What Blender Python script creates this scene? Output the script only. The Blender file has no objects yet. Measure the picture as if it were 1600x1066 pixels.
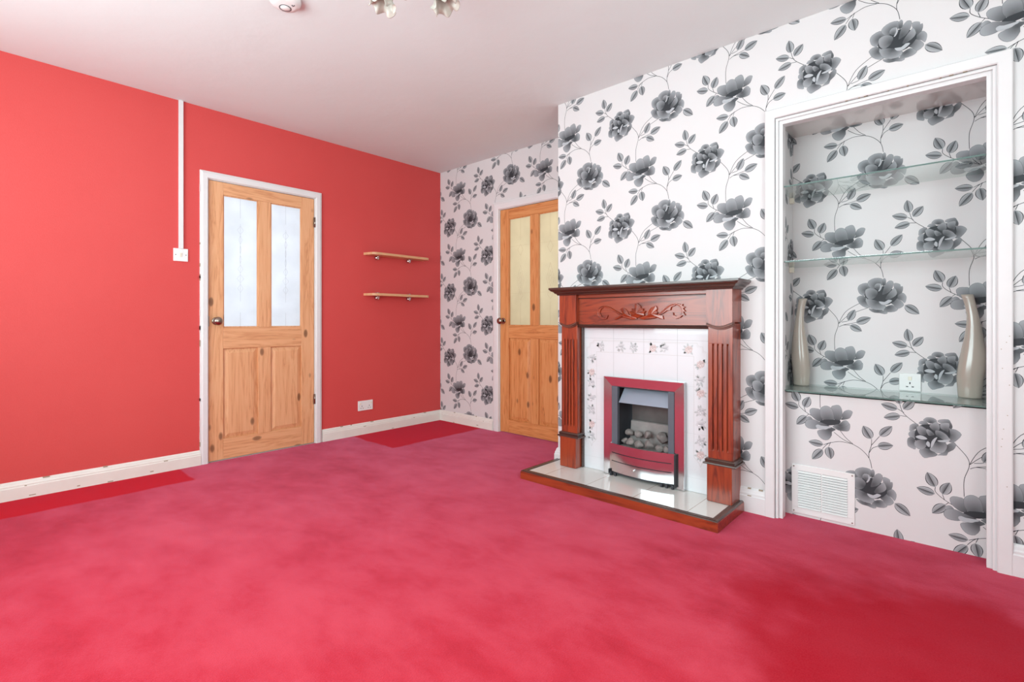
import bpy, bmesh, math, random
from mathutils import Vector, Matrix
from mathutils.geometry import tessellate_polygon

# ---------------------------------------------------------------- camera, light, exposure
scene = bpy.context.scene
COL = scene.collection
cam_d = bpy.data.cameras.new('camera')
cam = bpy.data.objects.new('camera', cam_d)
COL.objects.link(cam)
scene.camera = cam
cam_d.sensor_fit = 'HORIZONTAL'
cam_d.sensor_width = 36.0
cam_d.lens = 789.2 / 1600 * 36.0
cam_d.shift_y = -(533 - 500.65) / 1600
cam_d.clip_start = 0.01
cam.location = (3.9563, -3.3016, 1.0017)
cam.rotation_euler = (math.pi / 2, 0, 0.7344)

scene.view_settings.view_transform = 'Standard'
scene.view_settings.look = 'None'
scene.view_settings.gamma = 1
scene.view_settings.use_curve_mapping = False
scene.view_settings.exposure = 0.20
scene.cycles.max_bounces = 10
scene.cycles.diffuse_bounces = 3
scene.cycles.glossy_bounces = 5
scene.cycles.transparent_max_bounces = 12
scene.cycles.sample_clamp_indirect = 8
scene.cycles.caustics_reflective = False
scene.cycles.caustics_refractive = False
try:
    scene.cycles.use_denoising = True
except Exception:
    pass

world = bpy.data.worlds.new('sky')
scene.world = world
world.use_nodes = True
world.node_tree.nodes['Background'].inputs[0].default_value = (0.75, 0.87, 1.0, 1)
world.node_tree.nodes['Background'].inputs[1].default_value = 1.6

def area(name, loc, rot, sx, sy, power, color):
    l = bpy.data.lights.new(name, 'AREA')
    l.shape = 'RECTANGLE'; l.size = sx; l.size_y = sy; l.energy = power; l.color = color
    o = bpy.data.objects.new(name, l); COL.objects.link(o)
    o.location = loc; o.rotation_euler = rot
    return o
# daylight entering by the big window behind the photographer (wall y = -4.3), by an
# added side window that brightens the red wall, and by the windows of the two halls behind the doors
area('window_daylight', (2.3, -4.42, 1.50), (math.radians(112), 0, 0), 3.0, 1.45, 112, (0.78, 0.965, 0.965))
area('added_side_light', (4.97, -2.5, 1.50), (math.radians(112), 0, math.radians(90)), 1.5, 1.3, 32, (0.88, 1.0, 0.95))
area('hall_daylight', (-1.25, -1.7, 1.45), (math.radians(90), 0, math.radians(-90)), 1.2, 1.6, 20.5, (0.84, 0.93, 1.0))
area('back_room_daylight', (1.25, 1.2, 1.6), (math.radians(-90), 0, 0), 1.0, 1.4, 12, (1.0, 0.97, 0.93))

# ---------------------------------------------------------------- materials
def new_mat(name):
    m = bpy.data.materials.new(name); m.use_nodes = True
    nt = m.node_tree
    b = nt.nodes['Principled BSDF']
    return m, nt, b
def node(nt, t, **kw):
    n = nt.nodes.new(t)
    for k, v in kw.items():
        if k in n.inputs.keys(): n.inputs[k].default_value = v
        else: setattr(n, k, v)
    return n
def ramp(nt, fac, stops):
    r = nt.nodes.new('ShaderNodeValToRGB')
    while len(r.color_ramp.elements) < len(stops): r.color_ramp.elements.new(0.5)
    for e, (p, c) in zip(r.color_ramp.elements, stops):
        e.position = p; e.color = (*c, 1) if len(c) == 3 else c
    nt.links.new(fac, r.inputs[0])
    return r.outputs[0]
def coords(nt, scale=(1, 1, 1), kind='Object'):
    tc = nt.nodes.new('ShaderNodeTexCoord'); mp = nt.nodes.new('ShaderNodeMapping')
    mp.inputs['Scale'].default_value = scale
    nt.links.new(tc.outputs[kind], mp.inputs[0])
    return mp.outputs[0]
def noise(nt, vec, scale, detail=3, rough=0.5, dist=0.0):
    n = nt.nodes.new('ShaderNodeTexNoise')
    n.inputs['Scale'].default_value = scale; n.inputs['Detail'].default_value = detail
    n.inputs['Roughness'].default_value = rough; n.inputs['Distortion'].default_value = dist
    if vec is not None: nt.links.new(vec, n.inputs['Vector'])
    return n.outputs['Fac']
def bump(nt, b, h, strength, dist):
    n = nt.nodes.new('ShaderNodeBump')
    n.inputs['Strength'].default_value = strength; n.inputs['Distance'].default_value = dist
    nt.links.new(h, n.inputs['Height']); nt.links.new(n.outputs[0], b.inputs['Normal'])
def mix(nt, fac, a, c, mode='MIX'):
    n = nt.nodes.new('ShaderNodeMix'); n.data_type = 'RGBA'; n.blend_type = mode
    for sock, v in ((n.inputs[0], fac), (n.inputs[6], a), (n.inputs[7], c)):
        if isinstance(v, (int, float)): sock.default_value = v
        elif isinstance(v, tuple): sock.default_value = (*v, 1)
        else: nt.links.new(v, sock)
    return n.outputs[2]
def math_n(nt, op, a, b=0.0, clamp=False):
    n = nt.nodes.new('ShaderNodeMath'); n.operation = op; n.use_clamp = clamp
    for s, v in ((n.inputs[0], a), (n.inputs[1], b)):
        if isinstance(v, (int, float)): s.default_value = v
        else: nt.links.new(v, s)
    return n.outputs[0]

def plain(name, col, rough=0.5, metal=0.0, var=0.06, vscale=6, bump_s=0.0, bscale=60, coat=0.0, spec=0.5, bdist=0.002):
    m, nt, b = new_mat(name)
    v = coords(nt)
    n = noise(nt, v, vscale, 3)
    c = mix(nt, n, tuple(x * (1 - var) for x in col), tuple(min(1, x * (1 + var)) for x in col))
    nt.links.new(c, b.inputs['Base Color'])
    b.inputs['Roughness'].default_value = rough; b.inputs['Metallic'].default_value = metal
    b.inputs['Coat Weight'].default_value = coat; b.inputs['Coat Roughness'].default_value = 0.12
    b.inputs['Specular IOR Level'].default_value = spec
    if bump_s: bump(nt, b, noise(nt, v, bscale, 4), bump_s, bdist)
    return m

def wood(name, light, mid, dark, axis, rough=0.45, knots=0.0, across=16, along=1.1, coat=0.0, seed=0.0):
    m, nt, b = new_mat(name)
    sc = [across] * 3; sc['xyz'.index(axis)] = along
    tc = nt.nodes.new('ShaderNodeTexCoord'); mp = nt.nodes.new('ShaderNodeMapping')
    mp.inputs['Scale'].default_value = sc; mp.inputs['Location'].default_value = (seed, seed * 1.7, seed * 0.6)
    nt.links.new(tc.outputs['Object'], mp.inputs[0])
    v = mp.outputs[0]
    n1 = noise(nt, v, 1.0, 4, 0.55, 1.3)
    n2 = noise(nt, v, 5.0, 3, 0.6, 0.4)
    rings = math_n(nt, 'FRACT', math_n(nt, 'MULTIPLY', n1, 5.0))
    rings = math_n(nt, 'PINGPONG', rings, 0.5)
    f = math_n(nt, 'ADD', math_n(nt, 'MULTIPLY', rings, 1.1), math_n(nt, 'MULTIPLY', n2, 0.45))
    col = ramp(nt, f, [(0.12, dark), (0.38, mid), (0.85, light)])
    if knots:
        sk = [8.5] * 3; sk['xyz'.index(axis)] = 4.2
        mk = nt.nodes.new('ShaderNodeMapping'); mk.inputs['Scale'].default_value = sk
        mk.inputs['Location'].default_value = (seed * 3.1, seed * 1.3, seed)
        nt.links.new(tc.outputs['Object'], mk.inputs[0])
        vo = nt.nodes.new('ShaderNodeTexVoronoi'); vo.inputs['Scale'].default_value = 1.0
        nt.links.new(mk.outputs[0], vo.inputs['Vector'])
        k = ramp(nt, vo.outputs['Distance'], [(0.0, (0, 0, 0)), (0.10, (0.12, 0.12, 0.12)), (0.16, (1, 1, 1))])
        kd = math_n(nt, 'MULTIPLY', math_n(nt, 'SUBTRACT', 1.0, k), knots)
        col = mix(nt, kd, col, tuple(x * 0.30 for x in dark))
    nt.links.new(col, b.inputs['Base Color'])
    b.inputs['Roughness'].default_value = rough
    b.inputs['Coat Weight'].default_value = coat; b.inputs['Coat Roughness'].default_value = 0.16
    bump(nt, b, n2, 0.12, 0.002)
    return m

def red_paper():
    m, nt, b = new_mat('red_wallpaper')
    v = coords(nt)
    n = noise(nt, v, 1.3, 3)
    fine = noise(nt, coords(nt, (1, 1, 0.35)), 260, 2)
    c = mix(nt, n, (0.64, 0.050, 0.048), (0.72, 0.082, 0.076))
    c = mix(nt, math_n(nt, 'MULTIPLY', fine, 0.35), c, (0.70, 0.13, 0.13))
    nt.links.new(c, b.inputs['Base Color'])
    b.inputs['Roughness'].default_value = 0.62
    b.inputs['Specular IOR Level'].default_value = 0.35
    bump(nt, b, fine, 0.25, 0.002)
    return m

def print_mat(name, rough=0.55, spec=0.35, weave=True, gloss=0.0):
    m, nt, b = new_mat(name)
    at = nt.nodes.new('ShaderNodeVertexColor'); at.layer_name = 'print'
    nt.links.new(at.outputs[0], b.inputs['Base Color'])
    b.inputs['Roughness'].default_value = rough; b.inputs['Specular IOR Level'].default_value = spec
    b.inputs['Coat Weight'].default_value = gloss; b.inputs['Coat Roughness'].default_value = 0.05
    if weave:
        bump(nt, b, noise(nt, coords(nt, (1, 1, 0.12)), 320, 2), 0.15, 0.001)
    return m

def carpet():
    m, nt, b = new_mat('red_carpet')
    v = coords(nt)
    big = noise(nt, coords(nt, (1.0, 1.0, 1)), 1.0, 4, 0.55, 0.1)
    mid = noise(nt, coords(nt, (1.0, 1.5, 1)), 4.2, 6, 0.62, 0.15)
    fine = noise(nt, v, 190, 3, 0.8)
    # footprints and brushed pile: where it lies the other way it shows deeper
    f = math_n(nt, 'ADD', math_n(nt, 'MULTIPLY', big, 0.70), math_n(nt, 'MULTIPLY', mid, 0.62))
    col = ramp(nt, f, [(0.46, (0.44, 0.010, 0.020)), (0.63, (0.56, 0.024, 0.042)), (0.82, (0.65, 0.052, 0.078))])
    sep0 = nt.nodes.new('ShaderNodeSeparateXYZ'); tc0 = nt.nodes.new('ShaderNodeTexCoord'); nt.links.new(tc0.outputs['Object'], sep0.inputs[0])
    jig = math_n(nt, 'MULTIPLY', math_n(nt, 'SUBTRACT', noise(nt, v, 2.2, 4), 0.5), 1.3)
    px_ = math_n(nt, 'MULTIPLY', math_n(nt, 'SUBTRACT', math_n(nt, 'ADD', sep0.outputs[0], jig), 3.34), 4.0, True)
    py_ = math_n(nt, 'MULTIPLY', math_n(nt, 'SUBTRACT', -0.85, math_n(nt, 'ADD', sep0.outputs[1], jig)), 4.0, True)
    shade_patch = math_n(nt, 'MULTIPLY', math_n(nt, 'MULTIPLY', px_, py_), 0.75)     # window shade painted into the carpet colour, noisy edges
    col = mix(nt, shade_patch, col, (0.40, 0.004, 0.012))
    # unfaded rectangles where furniture stood
    sep = nt.nodes.new('ShaderNodeSeparateXYZ'); tc = nt.nodes.new('ShaderNodeTexCoord')
    nt.links.new(tc.outputs['Object'], sep.inputs[0])
    wob = math_n(nt, 'MULTIPLY', math_n(nt, 'SUBTRACT', noise(nt, v, 5, 2), 0.5), 0.05)
    X = math_n(nt, 'ADD', sep.outputs[0], wob); Y = math_n(nt, 'ADD', sep.outputs[1], wob)
    def step(a, e, s):   # smooth step, s = +1 keeps a > e
        return math_n(nt, 'MULTIPLY', math_n(nt, 'SUBTRACT', a, e), s * 60.0, True)
    r1 = math_n(nt, 'MULTIPLY', step(X, 0.62, -1), step(Y, -1.0, 1))
    r2 = math_n(nt, 'MULTIPLY', step(X, 0.36, -1), step(Y, -2.27, -1))
    r = math_n(nt, 'MAXIMUM', r1, r2)
    col = mix(nt, r, col, (0.60, 0.010, 0.020))
    col = mix(nt, math_n(nt, 'MULTIPLY', math_n(nt, 'SUBTRACT', fine, 0.35, True), 0.45), col, (0.92, 0.10, 0.13))
    nt.links.new(col, b.inputs['Base Color'])
    b.inputs['Roughness'].default_value = 0.95
    b.inputs['Specular IOR Level'].default_value = 0.03
    sw = math_n(nt, 'MULTIPLY', math_n(nt, 'SUBTRACT', 1.0, math_n(nt, 'MULTIPLY', r, 0.8)), 0.35)
    sw = math_n(nt, 'MULTIPLY', sw, math_n(nt, 'SUBTRACT', 1.0, shade_patch)); sw = math_n(nt, 'MULTIPLY', sw, math_n(nt, 'MULTIPLY', f, 1.45, True))
    nt.links.new(sw, b.inputs['Sheen Weight'])
    b.inputs['Sheen Roughness'].default_value = 0.30
    b.inputs['Sheen Tint'].default_value = (0.80, 0.58, 1.0, 1)
    h = math_n(nt, 'ADD', math_n(nt, 'MULTIPLY', fine, 0.5), math_n(nt, 'MULTIPLY', mid, 0.5))
    bump(nt, b, h, 0.6, 0.008)
    return m

def shelf_glass():
    m, nt, b = new_mat('clear_glass')
    nt.nodes.remove(b)
    out = nt.nodes['Material Output']
    tr = nt.nodes.new('ShaderNodeBsdfTransparent'); tr.inputs[0].default_value = (0.93, 0.97, 0.955, 1)
    gl = nt.nodes.new('ShaderNodeBsdfGlossy'); gl.inputs['Roughness'].default_value = 0.015
    fr = nt.nodes.new('ShaderNodeFresnel'); fr.inputs[0].default_value = 1.95
    mx = nt.nodes.new('ShaderNodeMixShader')
    ge = nt.nodes.new('ShaderNodeNewGeometry'); fo = math_n(nt, 'MULTIPLY', fr.outputs[0], math_n(nt, 'SUBTRACT', 1.0, ge.outputs['Backfacing']))
    nt.links.new(math_n(nt, 'MINIMUM', fo, 0.6), mx.inputs[0]); nt.links.new(tr.outputs[0], mx.inputs[1]); nt.links.new(gl.outputs[0], mx.inputs[2])
    nt.links.new(mx.outputs[0], out.inputs[0])
    return m

def frosted(name, col):
    m, nt, b = new_mat(name)
    nt.nodes.remove(b)
    out = nt.nodes['Material Output']
    tl = nt.nodes.new('ShaderNodeBsdfTranslucent')
    v = coords(nt)
    c = mix(nt, noise(nt, v, 7, 3), tuple(x * 0.78 for x in col), col)
    nt.links.new(c, tl.inputs[0])
    rf = nt.nodes.new('ShaderNodeBsdfRefraction'); rf.inputs['Roughness'].default_value = 0.35; rf.inputs['IOR'].default_value = 1.2
    rf.inputs[0].default_value = (*col, 1)
    gl = nt.nodes.new('ShaderNodeBsdfGlossy'); gl.inputs['Roughness'].default_value = 0.22
    m1 = nt.nodes.new('ShaderNodeMixShader'); m1.inputs[0].default_value = 0.15
    m2 = nt.nodes.new('ShaderNodeMixShader'); m2.inputs[0].default_value = 0.06
    nt.links.new(tl.outputs[0], m1.inputs[1]); nt.links.new(rf.outputs[0], m1.inputs[2])
    nt.links.new(m1.outputs[0], m2.inputs[1]); nt.links.new(gl.outputs[0], m2.inputs[2])
    nt.links.new(m2.outputs[0], out.inputs[0])
    return m

PINE = dict(light=(0.84, 0.45, 0.24), mid=(0.78, 0.385, 0.19), dark=(0.62, 0.26, 0.115))
PINE2 = dict(light=(0.76, 0.34, 0.13), mid=(0.69, 0.27, 0.09), dark=(0.50, 0.16, 0.045))
MAHO = dict(light=(0.36, 0.055, 0.015), mid=(0.27, 0.036, 0.011), dark=(0.10, 0.015, 0.007))
M = dict(
    red=red_paper(), paper=print_mat('floral_wallpaper'), tileprint=print_mat('glazed_tile', 0.3, 0.5, False, 0.8),
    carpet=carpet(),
    ceiling=plain('ceiling_paint', (0.80, 0.84, 0.838), 0.9, var=0.02, vscale=2, bump_s=0.25, bscale=9, spec=0.1, bdist=0.01),
    white=plain('white_gloss_paint', (0.81, 0.785, 0.79), 0.32, var=0.03, vscale=12, bump_s=0.12, bscale=35),
    cream=plain('worn_cream_gloss', (0.86, 0.82, 0.76), 0.35, var=0.05, vscale=12, bump_s=0.15, bscale=35),
    chips=plain('chipped_paint', (0.42, 0.33, 0.24), 0.8),
    plaster=plain('plaster', (0.80, 0.76, 0.74), 0.8),
    shade=plain('soffit_paint', (0.76, 0.70, 0.67), 0.16, var=0.05, coat=1.0),
    plastic=plain('white_plastic', (0.88, 0.87, 0.86), 0.28, var=0.01),
    oldplastic=plain('ivory_plastic', (0.84, 0.78, 0.66), 0.3, var=0.01),
    darkline=plain('dark_plastic', (0.03, 0.03, 0.035), 0.5),
    pine_v=wood('pine_upright', axis='z', knots=0.9, seed=1.0, **PINE), pine_h=wood('pine_crossways', axis='y', knots=0.8, seed=3.0, **PINE),
    pine2_v=wood('orange_pine_upright', axis='z', knots=0.9, seed=5.0, **PINE2), pine2_h=wood('orange_pine_crossways', axis='x', knots=0.8, seed=8.0, **PINE2),
    shelfwood=wood('beech_laminate', (0.78, 0.44, 0.24), (0.72, 0.38, 0.19), (0.62, 0.30, 0.14), 'y', 0.4),
    maho_v=wood('mahogany_upright', axis='z', rough=0.34, coat=0.55, across=12, seed=2.0, **MAHO),
    maho_h=wood('mahogany_crossways', axis='x', rough=0.34, coat=0.55, across=12, seed=4.0, **MAHO),
    maho_dark=wood('dark_mahogany', (0.085, 0.040, 0.028), (0.055, 0.026, 0.019), (0.03, 0.014, 0.011), 'x', 0.3, coat=0.5, across=24),
    maho_trim=wood('mahogany_trim', (0.20, 0.05, 0.025), (0.13, 0.032, 0.016), (0.06, 0.016, 0.010), 'x', 0.5, coat=0.1),
    chrome=plain('polished_steel', (0.66, 0.655, 0.67), 0.16, 1.0, var=0.02),
    brushed=plain('brushed_steel', (0.34, 0.39, 0.47), 0.45, 0.6, var=0.04),
    black=plain('black_firebox', (0.035, 0.037, 0.045), 0.55, var=0.3),
    liner=plain('fire_liner', (0.10, 0.11, 0.135), 0.6, var=0.15),
    fireback=plain('sooty_fire_back', (0.14, 0.115, 0.11), 0.8, var=0.5, vscale=9),
    ash=plain('grey_ceramic', (0.30, 0.27, 0.26), 0.9, var=0.35, vscale=14, bump_s=0.5, bscale=40),
    coal=plain('ceramic_coal', (0.25, 0.215, 0.205), 0.95, var=0.6, vscale=45, bump_s=0.8, bscale=70, spec=0.1),
    brass=plain('worn_nickel', (0.36, 0.30, 0.25), 0.22, 1.0, var=0.15),
    vase=plain('taupe_glaze', (0.47, 0.41, 0.35), 0.22, var=0.03, coat=0.6),
    glass=shelf_glass(), glass_edge=plain('green_glass_edge', (0.10, 0.17, 0.15), 0.45, var=0.1),
    frost1=frosted('frosted_glass', (0.93, 0.97, 1.0)), frost2=frosted('frosted_cream_glass', (0.95, 0.92, 0.80)),
    etch=plain('lead_line', (0.55, 0.56, 0.58), 0.5), etch2=plain('etched_line', (0.62, 0.55, 0.42), 0.5),
    petal=plain('amber_tinted_shade_glass', (0.56, 0.50, 0.44), 0.45, var=0.08, coat=0.2),
    hallwall=plain('hall_paint', (0.82, 0.82, 0.80), 0.8), roomwall=plain('cream_room_paint', (0.85, 0.81, 0.70), 0.8),
)

# ---------------------------------------------------------------- mesh helpers
class MB:
    def __init__(s): s.v = []; s.f = []; s.m = []; s.sm = []
    def add(s, vs, fs, mi=0, smooth=False):
        o = len(s.v); s.v += [tuple(p) for p in vs]
        for f in fs: s.f.append(tuple(i + o for i in f)); s.m.append(mi); s.sm.append(smooth)
        return s
    def box(s, x0, x1, y0, y1, z0, z1, mi=0):
        x0, x1 = sorted((x0, x1)); y0, y1 = sorted((y0, y1)); z0, z1 = sorted((z0, z1))
        v = [(x, y, z) for x in (x0, x1) for y in (y0, y1) for z in (z0, z1)]
        return s.add(v, [(0, 1, 3, 2), (4, 6, 7, 5), (0, 4, 5, 1), (2, 3, 7, 6), (0, 2, 6, 4), (1, 5, 7, 3)], mi)
    def hexa(s, v, mi=0):     # v: 4 bottom + 4 top, both counter-clockwise seen from above
        return s.add(v, [(3, 2, 1, 0), (4, 5, 6, 7), (0, 1, 5, 4), (1, 2, 6, 5), (2, 3, 7, 6), (3, 0, 4, 7)], mi)
    def prism(s, poly, fn, d0, d1, mi=0, smooth=False):  # poly in (a,b); fn(a,b,d) -> xyz
        n = len(poly)
        tri = tessellate_polygon([[Vector((a, b, 0)) for a, b in poly]])
        v = [fn(a, b, d0) for a, b in poly] + [fn(a, b, d1) for a, b in poly]
        f = [tuple(reversed(t)) for t in tri] + [tuple(i + n for i in t) for t in tri]
        s.add(v, f, mi)
        s.add(v, [(i, (i + 1) % n, n + (i + 1) % n, n + i) for i in range(n)], mi, smooth)
        return s
    def lathe(s, prof, c=(0, 0, 0), axis='z', n=32, mi=0, off=None, squash=1.0):
        v = []; f = []
        for k, (r, h) in enumerate(prof):
            ox, oy = off(h) if off else (0, 0)
            for i in range(n):
                a = 2 * math.pi * i / n; p = (r * math.cos(a) + ox, r * math.sin(a) * squash + oy, h)
                if axis == 'x': p = (p[2], p[0], p[1])
                if axis == 'y': p = (p[0], p[2], p[1])
                v.append((c[0] + p[0], c[1] + p[1], c[2] + p[2]))
        for k in range(len(prof) - 1):
            for i in range(n):
                j = (i + 1) % n; f.append((k * n + i, k * n + j, (k + 1) * n + j, (k + 1) * n + i))
        s.add(v, f, mi, True)
        for k in (0, len(prof) - 1):
            if prof[k][0] > 1e-5: s.add(v[k * n:(k + 1) * n], [tuple(range(n))], mi)
        return s
    def sweep(s, path, nrm, prof, closed=False, mi=0, smooth=False):
        P = [Vector(p) for p in path]; N = Vector(nrm); n = len(P); k = len(prof)
        segs = [(P[(i + 1) % n] - P[i]).normalized().cross(N) for i in range(n if closed else n - 1)]
        v = []
        for i in range(n):
            if closed: a, b = segs[i - 1], segs[i]
            else: a, b = segs[max(0, i - 1)], segs[min(len(segs) - 1, i)]
            mdir = (a + b) / (1 + a.dot(b))
            v += [P[i] + mdir * pa + N * pb for pa, pb in prof]
        f = []
        for i in range(n if closed else n - 1):
            j = (i + 1) % n
            for q in range(k): f.append((i * k + q, i * k + (q + 1) % k, j * k + (q + 1) % k, j * k + q))
        s.add(v, f, mi, smooth)
        if not closed:
            s.add(v[:k], [tuple(reversed(range(k)))], mi); s.add(v[-k:], [tuple(range(k))], mi)
        return s
    def build(s, name, mats, parent=None, bevel=0.0, kind=None, origin=None, seg=2):
        if not isinstance(mats, (list, tuple)): mats = [mats]
        if parent is not None: o0 = Vector(ORIG[parent.name])
        elif origin is not None: o0 = Vector(origin)
        else: o0 = Vector((0, 0, 0))
        me = bpy.data.meshes.new(name)
        me.from_pydata([tuple(Vector(p) - o0) for p in s.v], [], s.f)
        for mt in mats: me.materials.append(mt)
        me.polygons.foreach_set('material_index', s.m); me.polygons.foreach_set('use_smooth', s.sm)
        bm = bmesh.new(); bm.from_mesh(me)
        bmesh.ops.remove_doubles(bm, verts=bm.verts, dist=1e-6)
        bmesh.ops.recalc_face_normals(bm, faces=bm.faces)
        bm.to_mesh(me); bm.free(); me.update()
        o = bpy.data.objects.new(name, me); COL.objects.link(o)
        ORIG[o.name] = tuple(o0)
        if parent is not None: o.parent = parent
        else: o.location = o0
        if bevel:
            b = o.modifiers.new('bevel', 'BEVEL'); b.width = bevel; b.segments = seg; b.limit_method = 'ANGLE'; b.angle_limit = math.radians(35)
        if kind: o['kind'] = kind
        return o
ORIG = {}
def thing(name, loc, label=None, cat=None, group=None, kind=None):
    o = bpy.data.objects.new(name, None); COL.objects.link(o); o.location = loc; o.empty_display_size = 0.05
    ORIG[o.name] = tuple(loc)
    tag(o, label, cat, group, kind)
    return o
def tag(o, label=None, cat=None, group=None, kind=None):
    for k, v in (('label', label), ('category', cat), ('group', group), ('kind', kind)):
        if v: o[k] = v
    return o

# ---------------------------------------------------------------- printed pattern
PET_A = [["m",[[-98,0],[-96,13],[-85,20],[-74,16],[-66,2],[-82,0]],[-47,-6]],["m",[[-82,51],[-70,63],[-50,63],[-37,60],[-34,39],[-25,11],[-25,2],[-44,1],[-63,13],[-78,29]],[-22,1]],["m",[[59,47],[66,63],[84,72],[99,67],[100,57],[90,33],[72,24],[53,20],[58,32]],[49,15]],["m",[[11,76],[24,87],[43,91],[53,81],[59,59],[58,36],[46,13],[27,11],[21,42]],[34,8]],["m",[[-37,45],[-34,67],[-15,81],[3,79],[17,66],[24,39],[23,14],[0,5],[-22,8],[-34,26]],[0,0]],["d",[[-28,7],[0,14],[49,17],[46,-1],[12,-13],[-22,-16],[-40,-9]],[9,-1]],["m",[[-101,-28],[-101,-10],[-88,3],[-63,7],[-44,0],[-22,-7],[6,-17],[-19,-24],[-47,-37],[-63,-42],[-88,-41]],[6,-13]],["m",[[17,-16],[37,-11],[72,-11],[87,7],[91,-5],[86,-29],[66,-34],[43,-33],[27,-25]],[49,-18]],["m",[[21,-11],[46,-1],[58,13],[72,21],[84,13],[86,1],[72,-11],[49,-16]],[49,-8]],["m",[[-48,-54],[-40,-43],[-9,-35],[15,-23],[32,-32],[15,-44],[15,-62],[0,-86],[-22,-89],[-40,-74]],[9,-34]],["l",[[-55,-22],[-44,-16],[-31,-20],[0,-19],[15,-19],[9,-27],[-15,-34],[-25,-39],[-50,-36]],[12,-23]]]
PET_B = [["m",[[-27,71],[-20,82],[-10,87],[8,86],[20,76],[16,65],[-2,60],[-16,66]],[0,64]],["m",[[22,73],[31,82],[58,86],[66,75],[72,59],[70,47],[60,47],[43,65],[31,66]],[62,55]],["m",[[54,28],[60,44],[75,46],[88,42],[102,26],[90,4],[75,-12],[60,-11],[56,8]],[58,16]],["m",[[-75,31],[-72,44],[-56,54],[-42,49],[-48,32],[-67,19],[-75,17]],[-46,29]],["m",[[-43,55],[-34,67],[-20,68],[-8,57],[-8,42],[-16,39],[-30,50]],[-12,44]],["m",[[-79,5],[-69,18],[-52,22],[-38,7],[-44,-7],[-62,-15],[-75,-9]],[-40,-1]],["m",[[-83,-41],[-82,-20],[-71,-11],[-56,-16],[-54,-39],[-53,-63],[-64,-62],[-79,-54]],[-56,-24]],["m",[[22,-76],[39,-62],[53,-27],[72,-13],[81,-13],[83,-27],[75,-44],[58,-58],[53,-72],[33,-75]],[51,-38]],["m",[[-41,-68],[-30,-54],[-12,-49],[4,-61],[22,-71],[16,-82],[-4,-90],[-22,-97],[-34,-85]],[-2,-57]],["d",[[-48,40],[-6,56],[31,63],[62,45],[60,-6],[24,-37],[0,-54],[-30,-46],[-56,-19]],[0,0]],["m",[[31,63],[43,69],[62,70],[61,49],[58,29],[47,35],[33,43]],[51,33]],["m",[[-6,49],[8,64],[20,70],[29,58],[29,37],[16,28],[4,34]],[12,27]],["m",[[-50,39],[-36,45],[-24,40],[-14,31],[-16,8],[-28,4],[-40,7],[-47,21]],[-16,8]],["m",[[-58,-40],[-54,-25],[-36,-17],[-20,-18],[-16,-44],[-32,-62],[-52,-55]],[-16,-18]],["m",[[-5,-53],[8,-29],[24,-17],[49,-17],[55,-32],[51,-48],[41,-63],[20,-66],[4,-62]],[24,-19]],["m",[[-17,31],[-8,33],[4,24],[12,12],[-4,5],[-12,11]],[4,11]],["l",[[-54,-6],[-38,3],[-22,-1],[-12,-10],[-24,-15],[-42,-14]],[-16,-8]],["m",[[14,28],[18,33],[33,32],[51,20],[60,7],[66,-1],[58,-9],[43,-6],[27,4],[16,13]],[24,6]],["l",[[22,-12],[39,-7],[62,-1],[66,-1],[56,-13],[43,-16],[27,-16]],[24,-14]],["l",[[-1,-41],[2,-20],[12,-3],[22,3],[16,-13],[8,-35],[2,-48]],[2,-43]],["l",[[-17,-33],[-12,-20],[-4,-26],[-4,-44],[-11,-43]],[-6,-21]]]
PET_C = [["m",[[-104,41],[-96,58],[-67,67],[-51,48],[-51,19],[-70,9],[-78,-1],[-96,12],[-102,27]],[-67,31]],["m",[[-62,65],[-54,79],[-31,90],[-3,87],[5,71],[0,51],[-15,38],[-44,37],[-59,51]],[-20,49]],["m",[[0,79],[10,88],[16,76],[14,55],[3,47],[0,67]],[3,53]],["m",[[47,58],[62,59],[74,52],[75,42],[83,43],[84,25],[77,6],[60,-3],[50,29]],[57,4]],["m",[[62,-4],[81,11],[95,-2],[98,-19],[91,-42],[79,-29],[55,-14]],[57,-15]],["m",[[45,-16],[67,-21],[85,-40],[86,-56],[64,-70],[50,-53],[30,-33]],[37,-29]],["m",[[-108,-10],[-94,1],[-72,-4],[-64,-32],[-54,-61],[-72,-61],[-94,-44],[-104,-24]],[-70,-23]],["m",[[-55,-65],[-25,-74],[0,-76],[23,-89],[10,-96],[-10,-90],[-33,-88],[-51,-77]],[-20,-73]],["m",[[5,-78],[15,-59],[40,-49],[57,-60],[64,-73],[50,-84],[20,-86]],[25,-60]],["d",[[-72,17],[-31,37],[10,47],[55,18],[62,-16],[30,-46],[0,-48],[-46,-28],[-70,-10]],[-5,2]],["m",[[-70,-17],[-46,-19],[-20,-28],[10,-48],[15,-62],[0,-76],[-38,-70],[-59,-53],[-67,-34]],[-20,-31]],["m",[[-33,47],[-25,61],[-8,61],[-3,45],[-10,29],[-25,33]],[-20,33]],["l",[[-8,62],[-1,42],[-10,23],[-17,22],[-8,41]],[-15,23]],["m",[[3,24],[13,56],[30,74],[45,67],[45,46],[33,20],[15,7],[0,3]],[8,13]],["m",[[13,-17],[23,4],[40,26],[52,36],[61,12],[55,-4],[37,-17],[20,-23]],[18,-13]],["m",[[-72,13],[-70,32],[-51,40],[-31,34],[-18,19],[-23,-1],[-36,-16],[-54,-19],[-67,-5]],[-25,0]],["l",[[-14,-30],[10,-34],[25,-23],[41,-27],[30,-39],[13,-49],[-5,-45]],[10,-35]]]
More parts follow.
